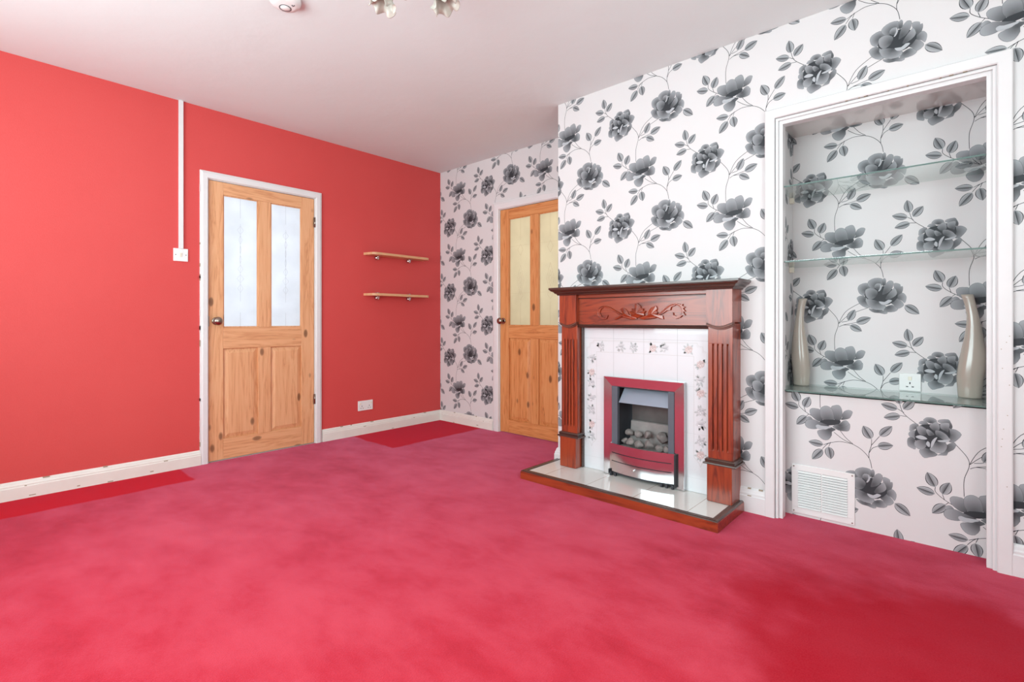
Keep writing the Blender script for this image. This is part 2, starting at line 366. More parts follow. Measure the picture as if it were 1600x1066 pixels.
LEAF = [[[-21,-113],[-87,-108],33],[[-25,-137],[-71,-195],38],[[0,-120],[11,-180],40],[[175,-55],[143,4],42],[[207,-37],[254,17],36],[[198,-86],[258,-72],36],[[-130,89],[-158,150],42],[[-131,59],[-195,74],36],[[-106,62],[-82,119],40],[[-95,21],[-141,-29],38],[[26,225],[56,284],36],[[60,214],[125,241],38],[[33,202],[86,170],34]]
STEM = [[[24,-45],[60,-73],[93,-88]],[[50,-34],[75,-67],[102,-90]],[[93,-88],[133,-109],[166,-147],[177,-194]],[[12,-98],[49,-87],[96,-90]],[[-20,-114],[-6,-106],[12,-98]],[[-25,-135],[-6,-110],[11,-97]],[[2,-118],[9,-99]],[[166,-147],[166,-121],[175,-85],[176,-56]],[[175,-85],[190,-62],[206,-38]],[[167,-121],[179,-98],[198,-86]],[[-130,89],[-129,68],[-102,42],[-63,18]],[[-106,62],[-99,39]],[[-95,21],[-86,30]],[[-62,288],[-26,240],[-19,202],[-35,141],[-35,69]],[[-19,207],[17,276],[94,327]],[[-16,211],[35,259],[127,298]],[[-16,192],[4,202],[33,202]],[[-4,218],[17,222],[28,226]],[[4,203],[35,210],[62,216]]]
LEAF_B = [[[-110,133],[-120,198],36],[[-97,111],[-57,159],36],[[-117,111],[-180,128],34],[[-107,82],[-170,65],34]]
STEM_B = [[[-110,133],[-95,92],[-52,53]],[[-117,111],[-95,97]],[[-107,82],[-86,80]]]
LEAF_C = [[[91,-52],[148,-97],40]]

def smooth_poly(p, sub=2):
    n = len(p); out = []
    for i in range(n):
        p0, p1, p2, p3 = (Vector(p[(i + k) % n]) for k in (-1, 0, 1, 2))
        for s in range(sub):
            t = s / sub
            out.append(0.5 * (2 * p1 + (p2 - p0) * t + (2 * p0 - 5 * p1 + 4 * p2 - p3) * t * t + (3 * p1 - p0 - 3 * p2 + p3) * t ** 3))
    return out
def smooth_line(p, sub=6):
    if len(p) < 3: return [Vector(q) for q in p]
    out = []; n = len(p)
    for i in range(n - 1):
        p0, p1, p2, p3 = (Vector(p[min(max(i + k, 0), n - 1)]) for k in (-1, 0, 1, 2))
        for s in range(sub):
            t = s / sub
            out.append(0.5 * (2 * p1 + (p2 - p0) * t + (2 * p0 - 5 * p1 + 4 * p2 - p3) * t * t + (3 * p1 - p0 - 3 * p2 + p3) * t ** 3))
    out.append(Vector(p[-1]))
    return out
LIGHT_INK = (0.36, 0.37, 0.39); DARK_INK = (0.030, 0.034, 0.040); RIM_INK = (0.045, 0.05, 0.058)
def lerp(a, b, t): return tuple(x + (y - x) * t for x, y in zip(a, b))
def petal(kind, pts, root, h, inks):
    """triangles [(p, colour) x3] for one printed petal, millimetres"""
    L, D, R = inks
    o = smooth_poly(pts, 2); c = sum(o, Vector((0, 0))) / len(o); r = Vector(root)
    dm = max((q - r).length for q in o)
    def tone(q, rim):
        t = min(1, (q - r).length / dm)
        if kind == 'd': return lerp(D, R, 0.35 * t)
        if kind == 'l': a = tuple(min(1, x * 1.35) for x in L); return lerp(a, R, 0.6) if rim else a
        col = lerp(D, L, min(1, 0.08 + 1.05 * t ** 1.25))
        return lerp(col, R, 0.72) if rim else col
    rings = [o, [c + (q - c) * 0.94 for q in o], [c + (q - c) * 0.5 for q in o]]
    T = []; n = len(o)
    for a in range(2):
        for i in range(n):
            j = (i + 1) % n
            A, B_, C_, D_ = rings[a][i], rings[a][j], rings[a + 1][j], rings[a + 1][i]
            ca, cb, cc, cd = tone(A, a == 0), tone(B_, a == 0), tone(C_, False), tone(D_, False)
            T.append(((A, ca), (B_, cb), (C_, cc))); T.append(((A, ca), (C_, cc), (D_, cd)))
    for i in range(n):
        j = (i + 1) % n
        T.append(((rings[2][i], tone(rings[2][i], False)), (rings[2][j], tone(rings[2][j], False)), (c, tone(c, False))))
    return [(t, h) for t in T]
def leaf(base, tip, w, h, inks):
    L, D, R = inks
    b = Vector(base); t = Vector(tip); d = t - b; ln = d.length; u = d / ln; s = Vector((-u.y, u.x)); T = []
    K = 8; w = w * 0.5
    def pt(k, side, f=1.0):
        x = k / K; prof = (math.sin(math.pi * x ** 0.85)) ** 0.72 if 0 < x < 1 else 0
        return b + u * ln * x + s * side * w * prof * f
    out = tuple(x * 0.8 for x in D)
    pale = lerp(L, (0.72, 0.73, 0.75), 0.35)
    for side in (1, -1):
        for k in range(K):
            o1, o2 = pt(k, side, 1.0), pt(k + 1, side, 1.0); i1, i2 = pt(k, side, 0.86), pt(k + 1, side, 0.86)
            c1, c2 = pt(k, side, 0.06), pt(k + 1, side, 0.06); m1, m2 = pt(k, 0), pt(k + 1, 0)
            T.append(((o1, out), (o2, out), (i2, out))); T.append(((o1, out), (i2, out), (i1, out)))
            inner = lerp(D, pale, 0.12 + 0.1 * (k / K)) if side == 1 else lerp(D, pale, 0.55)
            edge = lerp(D, pale, 0.85 if side == 1 else 0.95)
            T.append(((i1, edge), (i2, edge), (c2, inner))); T.append(((i1, edge), (c2, inner), (c1, inner)))
            T.append(((c1, out), (c2, out), (m2, out))); T.append(((c1, out), (m2, out), (m1, out)))
    return [(t_, h) for t_ in T]
def stem(p, w, h, inks):
    q = smooth_line(p); T = []; c = tuple(x * 0.9 for x in inks[1])
    for a, b in zip(q[:-1], q[1:]):
        d = (b - a)
        if d.length < 1e-6: continue
        s = Vector((-d.y, d.x)).normalized() * w * 0.5
        T.append(((a + s, c), (b + s, c), (b - s, c))); T.append(((a + s, c), (b - s, c), (a - s, c)))
    return [(t_, h) for t_ in T]
INKS = (LIGHT_INK, DARK_INK, RIM_INK)
def flower_tris(P, inks=INKS, h0=0.6, dh=0.07):
    out = []
    for i, (k, pts, root) in enumerate(P): out += petal(k, pts, root, h0 + i * dh, inks)
    return out
T_A = []
for q in STEM: T_A += stem(q, 2.2, 0.2, INKS)
for q in LEAF: T_A += leaf(q[0], q[1], q[2], 0.4, INKS)
T_A += flower_tris(PET_A)
T_B = []
for q in STEM_B: T_B += stem(q, 2.2, 0.2, INKS)
for q in LEAF_B: T_B += leaf(q[0], q[1], q[2], 0.4, INKS)
T_B += flower_tris(PET_B)
T_C = []
for q in LEAF_C: T_C += leaf(q[0], q[1], q[2], 0.4, INKS)
T_C += flower_tris(PET_C)
def clip(poly, rect):
    for ax, lim, sg in ((0, rect[0], 1), (0, rect[1], -1), (1, rect[2], 1), (1, rect[3], -1)):
        out = []
        n = len(poly)
        for i in range(n):
            a, b = poly[i], poly[(i + 1) % n]
            da, db = (a[0][ax] - lim) * sg, (b[0][ax] - lim) * sg
            if da >= 0: out.append(a)
            if da * db < 0:
                t = da / (da - db)
                out.append(((a[0][0] + (b[0][0] - a[0][0]) * t, a[0][1] + (b[0][1] - a[0][1]) * t), lerp(a[1], b[1], t)))
        poly = out
        if len(poly) < 3: return []
    return poly
def printed(name, rects, fn, motifs, mat, base, parent=None, kind='structure', extra=None, origin=None):
    """rects (u0,u1,v0,v1) metres are the sheet; motifs [(tris_mm, u, v, scale)] are printed on it, clipped to it"""
    V = []; F = []; C_ = []
    o0 = Vector(ORIG[parent.name]) if parent is not None else Vector(origin or (0, 0, 0))
    def put(poly, h):
        o = len(V)
        for (p, c) in poly: V.append(tuple(Vector(fn(p[0], p[1], h)) - o0)); C_.append((*c, 1))
        F.append(tuple(range(o, o + len(poly))))
    for r in rects: put([((r[0], r[2]), base), ((r[1], r[2]), base), ((r[1], r[3]), base), ((r[0], r[3]), base)], 0)
    for tris, u, v, sc in motifs:
        R = 0.36 * sc
        near = [r for r in rects if u + R > r[0] and u - R < r[1] and v + R > r[2] and v - R < r[3]]
        if not near: continue
        for t, h in tris:
            tt = [((u + p[0] * 0.001 * sc, v + p[1] * 0.001 * sc), c) for p, c in t]
            x0 = min(p[0][0] for p in tt); x1 = max(p[0][0] for p in tt); y0 = min(p[0][1] for p in tt); y1 = max(p[0][1] for p in tt)
            for r in near:
                if x1 <= r[0] or x0 >= r[1] or y1 <= r[2] or y0 >= r[3]: continue
                if x0 >= r[0] and x1 <= r[1] and y0 >= r[2] and y1 <= r[3]: put(tt, h * 0.001); break
                q = clip(tt, r)
                if q: put(q, h * 0.001)
    if extra: extra(put)
    me = bpy.data.meshes.new(name); me.from_pydata(V, [], F)
    ca = me.color_attributes.new('print', 'FLOAT_COLOR', 'POINT')
    ca.data.foreach_set('color', [x for c in C_ for x in c])
    me.materials.append(mat); me.update()
    o = bpy.data.objects.new(name, me); COL.objects.link(o); ORIG[o.name] = tuple(o0)
    if parent is not None: o.parent = parent
    else: o.location = o0
    if kind: o['kind'] = kind
    return o
def lattice(x0, z0, k0, k1, dx=0.537, P=0.64, drift=-0.01, n0=-4, n1=5):
    out = []
    for k in range(k0, k1):
        x = x0 + dx * k; z = z0 - P / 2 * (k % 2) + drift * k
        for n in range(n0, n1):
            out += [(T_A, x, z + n * P, 1), (T_B, x + 0.392, z + n * P - 0.012, 1), (T_C, x + 0.172, z + n * P - 0.285, 1)]
    return out

# ---------------------------------------------------------------- the room shell
H = 2.488; XR = 4.75; YB = -4.3; CB = -0.498      # ceiling, right wall, rear wall, chimney-breast plane
PAPER = (0.755, 0.722, 0.724)
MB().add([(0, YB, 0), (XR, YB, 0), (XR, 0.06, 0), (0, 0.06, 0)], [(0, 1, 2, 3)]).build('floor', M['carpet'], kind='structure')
MB().box(-0.02, XR + 0.1, YB - 0.1, 0.1, H, H + 0.1).build('ceiling', M['ceiling'], kind='structure')
# left (red) wall with its door opening
D1 = (-2.104, -1.318, 1.997)
w = MB()
for y0, y1, z0, z1 in ((YB, D1[0], 0, H), (D1[1], 0.0, 0, H), (D1[0], D1[1], D1[2], H)): w.box(-0.12, 0, y0, y1, z0, z1)
w.build('wall_left', M['red'], kind='structure')
# rear wall behind the photographer, with the window opening
WX0, WX1, WZ0, WZ1 = 0.85, 3.75, 0.80, 2.20
w = MB()
for x0, x1, z0, z1 in ((0, WX0, 0, H), (WX1, XR, 0, H), (WX0, WX1, 0, WZ0), (WX0, WX1, WZ1, H)): w.box(x0, x1, YB - 0.12, YB, z0, z1)
w.build('wall_rear', M['plaster'], kind='structure')
w = MB()
for a in range(4):
    x = WX0 + 0.03 + a * (WX1 - WX0 - 0.06) / 3; w.box(x - 0.03, x + 0.03, YB - 0.09, YB - 0.03, WZ0, WZ1)
for z in (WZ0 + 0.03, 1.80, WZ1 - 0.03): w.box(WX0, WX1, YB - 0.085, YB - 0.035, z - 0.025, z + 0.025)
w.build('window_1', M['white'], kind='structure')
# right wall; its smaller window is added to light the red wall
w = MB()
for y0, y1, z0, z1 in ((YB, -3.25, 0, H), (-1.75, CB, 0, H), (-3.25, -1.75, 0, 0.85), (-3.25, -1.75, 2.15, H)): w.box(XR, XR + 0.12, y0, y1, z0, z1)
w.build('wall_right', M['plaster'], kind='structure')
w = MB()
for a in range(3):
    y = -3.22 + a * 0.72; w.box(XR + 0.03, XR + 0.08, y - 0.03, y + 0.03, 0.85, 2.15)
for z in (0.88, 2.12): w.box(XR + 0.03, XR + 0.08, -3.25, -1.75, z - 0.03, z + 0.03)
w.build('added_window', M['white'], kind='structure')
# papered wall of the left alcove, door opening 0.82..1.60
D2 = (0.823, 1.605, 1.997)
yfn = lambda Y: (lambda u, v, h: (u, Y - h, v))
printed('wall_back', [(0, D2[0], 0, H), (D2[0], D2[1], D2[2], H), (D2[1], 1.855, 0, H)], yfn(0.0),
        lattice(0.275, 2.255, -1, 4, 0.527, 0.643, 0.0), M['paper'], PAPER)
# chimney breast, one plane from 1.855 to the right wall; hole for the fire, hole for the cupboard recess
RX0, RX1, RZ = 3.222, 4.05, 2.03
printed('wall_chimney_breast', [(1.855, 2.34, 0, H), (2.34, 2.715, 0, 0.055), (2.34, 2.715, 0.60, H), (2.715, RX0, 0, H),
        (RX0, RX1, RZ, H), (RX1, XR, 0, H)], yfn(CB), lattice(1.945, 2.235, -1, 6), M['paper'], PAPER)
printed('wall_chimney_side', [(CB, 0, 0, H)], lambda u, v, h: (1.855 - h, u, v), lattice(-0.2, 2.0, -1, 2), M['paper'], PAPER)
# recess: papered box at the bottom standing forward, papered back above it, sides and soffit
BY, UY, BZ = -0.39, -0.12, 0.640
printed('wall_recess_back', [(RX0, RX1, BZ, RZ)], yfn(UY), lattice(3.459 - 0.537, 1.414 + 0.32, 0, 4, 0.537, 0.64, 0.0), M['paper'], PAPER)
printed('wall_recess_base', [(RX0, RX1, 0, BZ)], yfn(BY), lattice(3.442 - 0.537, 0.495 + 0.32, 0, 4, 0.537, 0.64, 0.0), M['paper'], PAPER)
printed('wall_recess_left', [(CB, UY, 0, RZ)], lambda u, v, h: (RX0 + h, u, v), lattice(-0.55, 2.02, 0, 3, 0.537, 0.64, 0.0), M['paper'], PAPER)
printed('wall_recess_right', [(CB, UY, 0, RZ)], lambda u, v, h: (RX1 - h, u, v), lattice(-0.45, 1.9, 0, 3, 0.537, 0.64, 0.0), M['paper'], PAPER)
w = MB().box(RX0, RX1, CB + 0.001, UY, RZ, RZ + 0.02); w.build('wall_recess_soffit', M['shade'], kind='structure')
w = MB().box(RX0, RX1, BY, UY, BZ - 0.012, BZ); w.build('wall_recess_ledge', M['white'], kind='structure')

# halls behind the two glazed doors (they carry the daylight that makes the panes glow)
w = MB()
w.box(-1.5, -0.12, -2.6, -2.55, 0, H); w.box(-1.5, -0.12, -0.85, -0.80, 0, H); w.box(-1.55, -1.5, -2.6, -0.8, 0, H)
w.box(-1.55, -0.12, -2.6, -0.8, H, H + 0.05); w.box(-1.55, 0, -2.6, -0.8, -0.05, -0.001)
w.build('wall_hall', M['hallwall'], kind='structure')
w = MB()
w.box(0.35, 0.40, 0.10, 1.5, 0, H); w.box(1.95, 2.0, 0.10, 1.5, 0, H); w.box(0.35, 2.0, 1.5, 1.55, 0, H)
w.box(0.35, 2.0, 0.1, 1.55, H, H + 0.05); w.box(0.35, 2.0, 0.061, 1.55, -0.05, -0.001)
w.box(0.0, D2[0], 0.06, 0.10, 0, H); w.box(D2[1], 2.0, 0.06, 0.10, 0, H); w.box(D2[0], D2[1], 0.06, 0.10, D2[2], H)
w.build('wall_back_room', M['roomwall'], kind='structure')

# ---------------------------------------------------------------- trims: baseboards and casings
SKIRT = [(0, 0), (0.020, 0), (0.020, 0.066), (0.0165, 0.070), (0.0165, 0.078), (0.012, 0.083), (0.010, 0.092), (0.004, 0.099), (0, 0.100)]
SKIRT2 = [(a, b * 1.24) for a, b in SKIRT]
def skirt(name, path, prof, mat, chips=0, seed=1):
    w = MB().sweep(path, (0, 0, 1), prof)
    rnd = random.Random(seed)
    P = [Vector(p) for p in path]
    for _ in range(chips):      # flaked patches along the top bead and face
        i = rnd.randrange(len(P) - 1); t = rnd.random(); a, b = P[i], P[i + 1]; d = (b - a).normalized(); s = d.cross(Vector((0, 0, 1)))
        c = a + (b - a) * t; ln = rnd.uniform(0.006, 0.03); hh = rnd.choice((prof[-1][1] - 0.001, prof[3][1], 0.004 + rnd.random() * 0.02))
        ww = 0.0205 if hh < 0.06 else (0.012 if hh > prof[4][1] else 0.0185)
        q = [c - d * ln / 2 + s * 0.002, c + d * ln / 2 + s * 0.002, c + d * ln / 2 + s * ww, c - d * ln / 2 + s * ww]
        h1 = hh + rnd.uniform(0.0015, 0.004)
        w.hexa([(p.x, p.y, hh - 0.003) for p in q] + [(p.x, p.y, h1) for p in q], 1)
    return w.build(name, [mat, M['chips']], kind='structure')
skirt('baseboard_left', [(0, YB, 0), (0, -2.150, 0)], SKIRT, M['cream'], 14, 3)
skirt('baseboard_corner', [(0, -1.262, 0), (0, 0, 0), (0.752, 0, 0)], SKIRT, M['cream'], 12, 5)
skirt('baseboard_chimney_corner', [(1.855, 0, 0), (1.855, CB, 0), (1.90, CB, 0)], SKIRT2, M['white'])
skirt('baseboard_chimney', [(3.06, CB, 0), (3.186, CB, 0)], SKIRT2, M['white'], 3, 8)
skirt('baseboard_right', [(4.086, CB, 0), (XR, CB, 0), (XR, YB, 0)], SKIRT2, M['white'], 3, 9)

CAS = [(0, 0), (0, 0.016), (0.006, 0.020), (0.034, 0.020), (0.040, 0.016), (0.048, 0.014), (0.050, 0.010), (0.050, 0)]
def casing(name, pts, nrm, prof, mat, extra=None, num=1):
    w = MB().sweep(pts, nrm, prof)
    if extra: extra(w)
    return w.build(name, [mat, M['chips']], kind='structure')
def lining1(w):   # jamb and stop behind the casing
    for y0, y1 in ((D1[0] - 0.001, D1[0] + 0.004), (D1[1] - 0.004, D1[1] + 0.001)): w.box(-0.118, 0.001, y0, y1, 0, D1[2])
    w.box(-0.118, 0.001, D1[0], D1[1], D1[2] - 0.004, D1[2] + 0.001)
    rnd = random.Random(11)
    for _ in range(16):
        z = rnd.uniform(0.1, 1.9); l = rnd.uniform(0.01, 0.05); w.box(0.0, 0.0165, D1[0] - 0.0508, D1[0] - 0.049, z, z + l, 1 if rnd.random() < 0.4 else 0)
casing('trim_1', [(0, D1[0], 0), (0, D1[0], D1[2]), (0, D1[1], D1[2]), (0, D1[1], 0)], (1, 0, 0), [(-a, b) for a, b in CAS], M['white'], lining1)
def lining2(w):
    for x0, x1 in ((D2[0] - 0.001, D2[0] + 0.004), (D2[1] - 0.004, D2[1] + 0.001)): w.box(x0, x1, -0.001, 0.09, 0, D2[2])
    w.box(D2[0], D2[1], -0.001, 0.09, D2[2] - 0.004, D2[2] + 0.001)
casing('trim_2', [(D2[0], 0, 0), (D2[0], 0, D2[2]), (D2[1], 0, D2[2]), (D2[1], 0, 0)], (0, -1, 0), [(-a * 1.4, b) for a, b in CAS], M['white'], lining2)
# cupboard frame round the recess: flat casing, bead, inner stop
FX0, FX1, FZ = 3.262, 4.012, 1.992
def stops(w):
    pr = [(0, 0.0), (0, -0.05), (0.03, -0.05), (0.03, 0.0)]
    w.sweep([(FX0, CB, 0), (FX0, CB, FZ), (FX1, CB, FZ), (FX1, CB, 0)], (0, -1, 0), [(-a, b - 0.004) for a, b in pr])
    w.sweep([(FX0 - 0.018, CB, 0), (FX0 - 0.018, CB, FZ + 0.018), (FX1 + 0.018, CB, FZ + 0.018), (FX1 + 0.018, CB, 0)], (0, -1, 0),
            [(0, 0.0), (0, 0.008), (-0.006, 0.010), (-0.012, 0.008), (-0.012, 0)])
    rnd = random.Random(4)
    for _ in range(9):
        x = rnd.uniform(3.5, 3.98); w.box(x, x + rnd.uniform(0.004, 0.016), CB - 0.0185, CB - 0.010, FZ + 0.0305, FZ + 0.0335, 1)
    for _ in range(10):
        z = rnd.uniform(0.05, 1.0); x = rnd.uniform(4.05, 4.08); w.box(x, x + 0.003, CB - 0.0226, CB - 0.02, z, z + 0.003, 1)
casing('trim_3', [(FX0 - 0.032, CB, 0), (FX0 - 0.032, CB, FZ + 0.032), (FX1 + 0.030, CB, FZ + 0.032), (FX1 + 0.030, CB, 0)], (0, -1, 0),
       [(0, 0), (0, 0.018), (-0.004, 0.022), (-0.046, 0.022), (-0.050, 0.018), (-0.050, 0)] if False else [(0, 0), (0, 0.018), (-0.004, 0.022), (-0.042, 0.022), (-0.046, 0.018), (-0.046, 0)], M['white'], stops)

# ---------------------------------------------------------------- doors
def door(name, fn, L, mv, mh, frost, etch, knob_a, hinge_a, pattern):
    """fn(a, d, z): a across the leaf, d outwards into the room"""
    a0, a1, g0, m0, m1, g1, zt, zg, zr0, zp1, zb, z0 = L
    base = fn((a0 + a1) / 2, 0, 0)
    root = thing(name, base, kind='structure')
    def bx(w, p0, p1, d0, d1, q0, q1, mi=0):
        A = fn(p0, d0, q0); B_ = fn(p1, d1, q1); w.box(A[0], B_[0], A[1], B_[1], A[2], B_[2], mi)
    F0, B0 = -0.004, -0.040
    w = MB()
    bx(w, a0, g0, B0, F0, z0, zt); bx(w, g1, a1, B0, F0, z0, zt)
    bx(w, m0, m1, B0, F0 - 0.001, zb, zr0); bx(w, m0, m1, B0, F0 - 0.001, zg, zt - 0.088)
    w.build('door_stiles', mv, root, bevel=0.0025)
    w = MB()
    bx(w, g0, g1, B0, F0 - 0.0008, zt - 0.088, zt); bx(w, g0, g1, B0, F0 - 0.0008, zr0, zg); bx(w, g0, g1, B0, F0 - 0.0008, z0, zb)
    w.build('door_rails', mh, root, bevel=0.0025)
    for p0, p1 in ((g0, m0), (m1, g1)):
        # fielded wooden panel below
        w = MB(); e = 0.034; d1, d2 = F0 - 0.016, F0 - 0.005
        v = [fn(p0, d1, zb), fn(p1, d1, zb), fn(p1, d1, zr0), fn(p0, d1, zr0)]
        i_ = [fn(p0 + e, d2, zb + e), fn(p1 - e, d2, zb + e), fn(p1 - e, d2, zr0 - e), fn(p0 + e, d2, zr0 - e)]
        bk = [fn(p0, B0 + 0.01, zb), fn(p1, B0 + 0.01, zb), fn(p1, B0 + 0.01, zr0), fn(p0, B0 + 0.01, zr0)]
        w.add(v + i_ + bk, [(0, 1, 5, 4), (1, 2, 6, 5), (2, 3, 7, 6), (3, 0, 4, 7), (4, 5, 6, 7), (8, 11, 10, 9), (0, 8, 9, 1), (1, 9, 10, 2), (2, 10, 11, 3), (3, 11, 8, 0)])
        w.build('door_panel', mv, root)
        # pane with its fine line ornament
        zt_ = zt - 0.088
        w = MB(); bx(w, p0, p1, F0 - 0.021, F0 - 0.017, zg, zt_)
        c = (p0 + p1) / 2; q = F0 - 0.017
        def line(s_, t_, wd=0.0016):
            s_, t_ = Vector(s_), Vector(t_); d = (t_ - s_); nn = Vector((-d.y, d.x)).normalized() * wd / 2
            poly = [s_ + nn, t_ + nn, t_ - nn, s_ - nn]
            w.prism([tuple(x) for x in poly], lambda a, b, h: fn(a, h, b), q - 0.0002, q + 0.0006, 1)
        hgt = zt_ - zg
        if pattern == 1:
            line((c, zt_), (c, zt_ - 0.15)); line((c, zg), (c, zg + 0.11))
            for k in range(7):
                z = zg + hgt * (0.30 + 0.075 * k); r = 0.014 + 0.010 * math.sin(k * 1.1 + 0.6)
                line((c, z + 0.03), (c + r, z), 0.0012); line((c + r, z), (c, z - 0.03), 0.0012); line((c, z - 0.03), (c - r, z), 0.0012); line((c - r, z), (c, z + 0.03), 0.0012)
            line((c, zg + hgt * 0.2), (c, zt_ - hgt * 0.2), 0.0012)
        else:
            line((c, zt_), (c, zt_ - 0.20)); line((c, zg), (c, zg + 0.20))
            for (u_, v_, r1, r2) in ((c, zg + hgt * 0.70, 0.030, 0.05), (c, zg + hgt * 0.42, 0.040, 0.13), (c, zg + hgt * 0.42, 0.022, 0.07), (c, zg + hgt * 0.42, 0.012, 0.03), (c, zg + hgt * 0.28, 0.03, 0.04)):
                for sa, sb in (((0, 1), (1, 0)), ((1, 0), (0, -1)), ((0, -1), (-1, 0)), ((-1, 0), (0, 1))):
                    line((u_ + sa[0] * r1, v_ + sa[1] * r2), (u_ + sb[0] * r1, v_ + sb[1] * r2), 0.0012)
            for zz in (0.30, 0.74): line((p0, zg + hgt * zz), (p1, zg + hgt * zz), 0.001)
        w.build('glass_pane', [frost, etch], root)
        w = MB()    # glazing bead round the pane
        for (b0, b1, c0, c1) in ((p0, p0 + 0.007, zg, zt_), (p1 - 0.007, p1, zg, zt_), (p0, p1, zg, zg + 0.007), (p0, p1, zt_ - 0.007, zt_)):
            bx(w, b0, b1, F0 - 0.016, F0 - 0.006, c0, c1)
        w.build('glazing_bead', mv, root, bevel=0.002)
    # knob: rose, neck and oval handle
    kx = fn(knob_a, 0, 0.996)
    ax = 'x' if name == 'door_1' else 'y'; sg = 1 if ax == 'x' else -1
    kn = MB().lathe([(0.001, 0.062), (0.016, 0.061), (0.026, 0.055), (0.030, 0.046), (0.028, 0.038), (0.018, 0.031), (0.010, 0.027), (0.009, 0.006)][::1] if sg > 0 else
                    [(r, -h) for r, h in [(0.001, 0.062), (0.016, 0.061), (0.026, 0.055), (0.030, 0.046), (0.028, 0.038), (0.018, 0.031), (0.010, 0.027), (0.009, 0.006)]], kx, ax, 28)
    k_o = kn.build('door_knob', M['brass'], root); k_o['label'] = 'worn nickel door knob'
    MB().lathe([(0.001, 0.004 * sg), (0.022, 0.004 * sg), (0.027, 0.001 * sg), (0.027, -0.004 * sg)], kx, ax, 28).build('knob_rose', M['brass'], k_o)
    for hz in (1.80, 0.36):
        w = MB(); p = fn(hinge_a, 0.003, hz)
        w.lathe([(0.005, -0.04), (0.005, 0.04)], p, 'z', 12)
        w.box(p[0] - (0.002 if ax == 'x' else 0.012), p[0] + (0.002 if ax == 'x' else 0.012), p[1] - (0.012 if ax == 'x' else 0.002), p[1] + (0.012 if ax == 'x' else 0.002), hz - 0.04, hz + 0.04)
        h_o = w.build('hinge', M['brass'], root); h_o['label'] = 'paint-smeared metal hinge'
    if name == 'door_1':
        w = MB(); bx(w, a0 - 0.004, a0 + 0.003, -0.03, 0.002, 0.96, 1.03); w.build('latch_plate', M['brass'], root)
    return root
door('door_1', lambda a, d, z: (d, a, z), (-2.0965, -1.3247, -2.001, -1.761, -1.668, -1.429, 1.99, 0.951, 0.798, 0.798, 0.150, 0.006),
     M['pine_v'], M['pine_h'], M['frost1'], M['etch'], -2.050, -1.3215, 1)
door('door_2', lambda a, d, z: (a, -d, z), (0.830, 1.598, 0.932, 1.181, 1.270, 1.500, 1.99, 0.955, 0.845, 0.845, 0.120, 0.006),
     M['pine2_v'], M['pine2_h'], M['frost2'], M['etch2'], 0.868, 1.6015, 2)

# ---------------------------------------------------------------- small fittings on the red wall
t = thing('light_switch', (0, -2.268, 1.40), 'white square light switch under the conduit, left of the pine door', 'light switch')
MB().box(0, 0.009, -2.311, -2.225, 1.401, 1.487).build('faceplate', M['plastic'], t, bevel=0.003)
w = MB(); w.hexa([(0.008, -2.275, 1.430), (0.012, -2.275, 1.430), (0.012, -2.262, 1.430), (0.008, -2.262, 1.430), (0.008, -2.275, 1.457), (0.015, -2.275, 1.457), (0.015, -2.262, 1.457), (0.008, -2.262, 1.457)])
w.build('rocker', M['oldplastic'], t, bevel=0.001)
for y in (-2.298, -2.238): MB().lathe([(0.0001, 0.0100), (0.003, 0.0100), (0.003, 0.008)], (0, y, 1.444), 'x', 12).build('screw', M['darkline'], t)
o = MB().box(0, 0.016, -2.281, -2.254, 1.4865, H).build('conduit', M['white'], bevel=0.002, origin=(0, -2.268, 1.4865))
tag(o, 'white cable conduit running down the red wall from ceiling to switch', 'conduit')

def double_socket(name, fn, a0, a1, z0, z1, label, single=False):
    c = fn((a0 + a1) / 2, 0, z0); t = thing(name, c, label, 'wall socket')
    def bx(w, p0, p1, d0, d1, q0, q1):
        A = fn(p0, d0, q0); B_ = fn(p1, d1, q1); w.box(A[0], B_[0], A[1], B_[1], A[2], B_[2]); return w
    bx(MB(), a0, a1, 0, 0.010, z0, z1).build('faceplate', M['plastic'], t, bevel=0.003)
    n = 1 if single else 2; wd = (a1 - a0) / n; zc = (z0 + z1) / 2
    for k in range(n):
        m = a0 + wd * (k + 0.5); w = MB()
        for (da, dz, sa, sz) in ((0, -0.004, 0.0025, 0.005), (-0.011, -0.022, 0.0045, 0.0022), (0.011, -0.022, 0.0045, 0.0022)):
            bx(w, m + da - sa, m + da + sa, 0.0095, 0.0104, zc + dz - sz, zc + dz + sz)
        w.build('pin_holes', M['darkline'], t)
        s = m + (0.018 if k else -0.018) * (0 if single else 1)
        bx(MB(), s - 0.007, s + 0.007, 0.009, 0.014, zc + 0.010, zc + 0.028).build('rocker', M['oldplastic'], t, bevel=0.001)
    return t
double_socket('wall_socket', lambda a, d, z: (d, a, z), -0.931, -0.785, 0.208, 0.294, 'white double socket low on the red wall, near the room corner')
double_socket('wall_socket', lambda a, d, z: (a, UY - d, z), 3.700, 3.786, 0.652, 0.738, 'white single socket on the floral back of the recess, between the two vases', True)

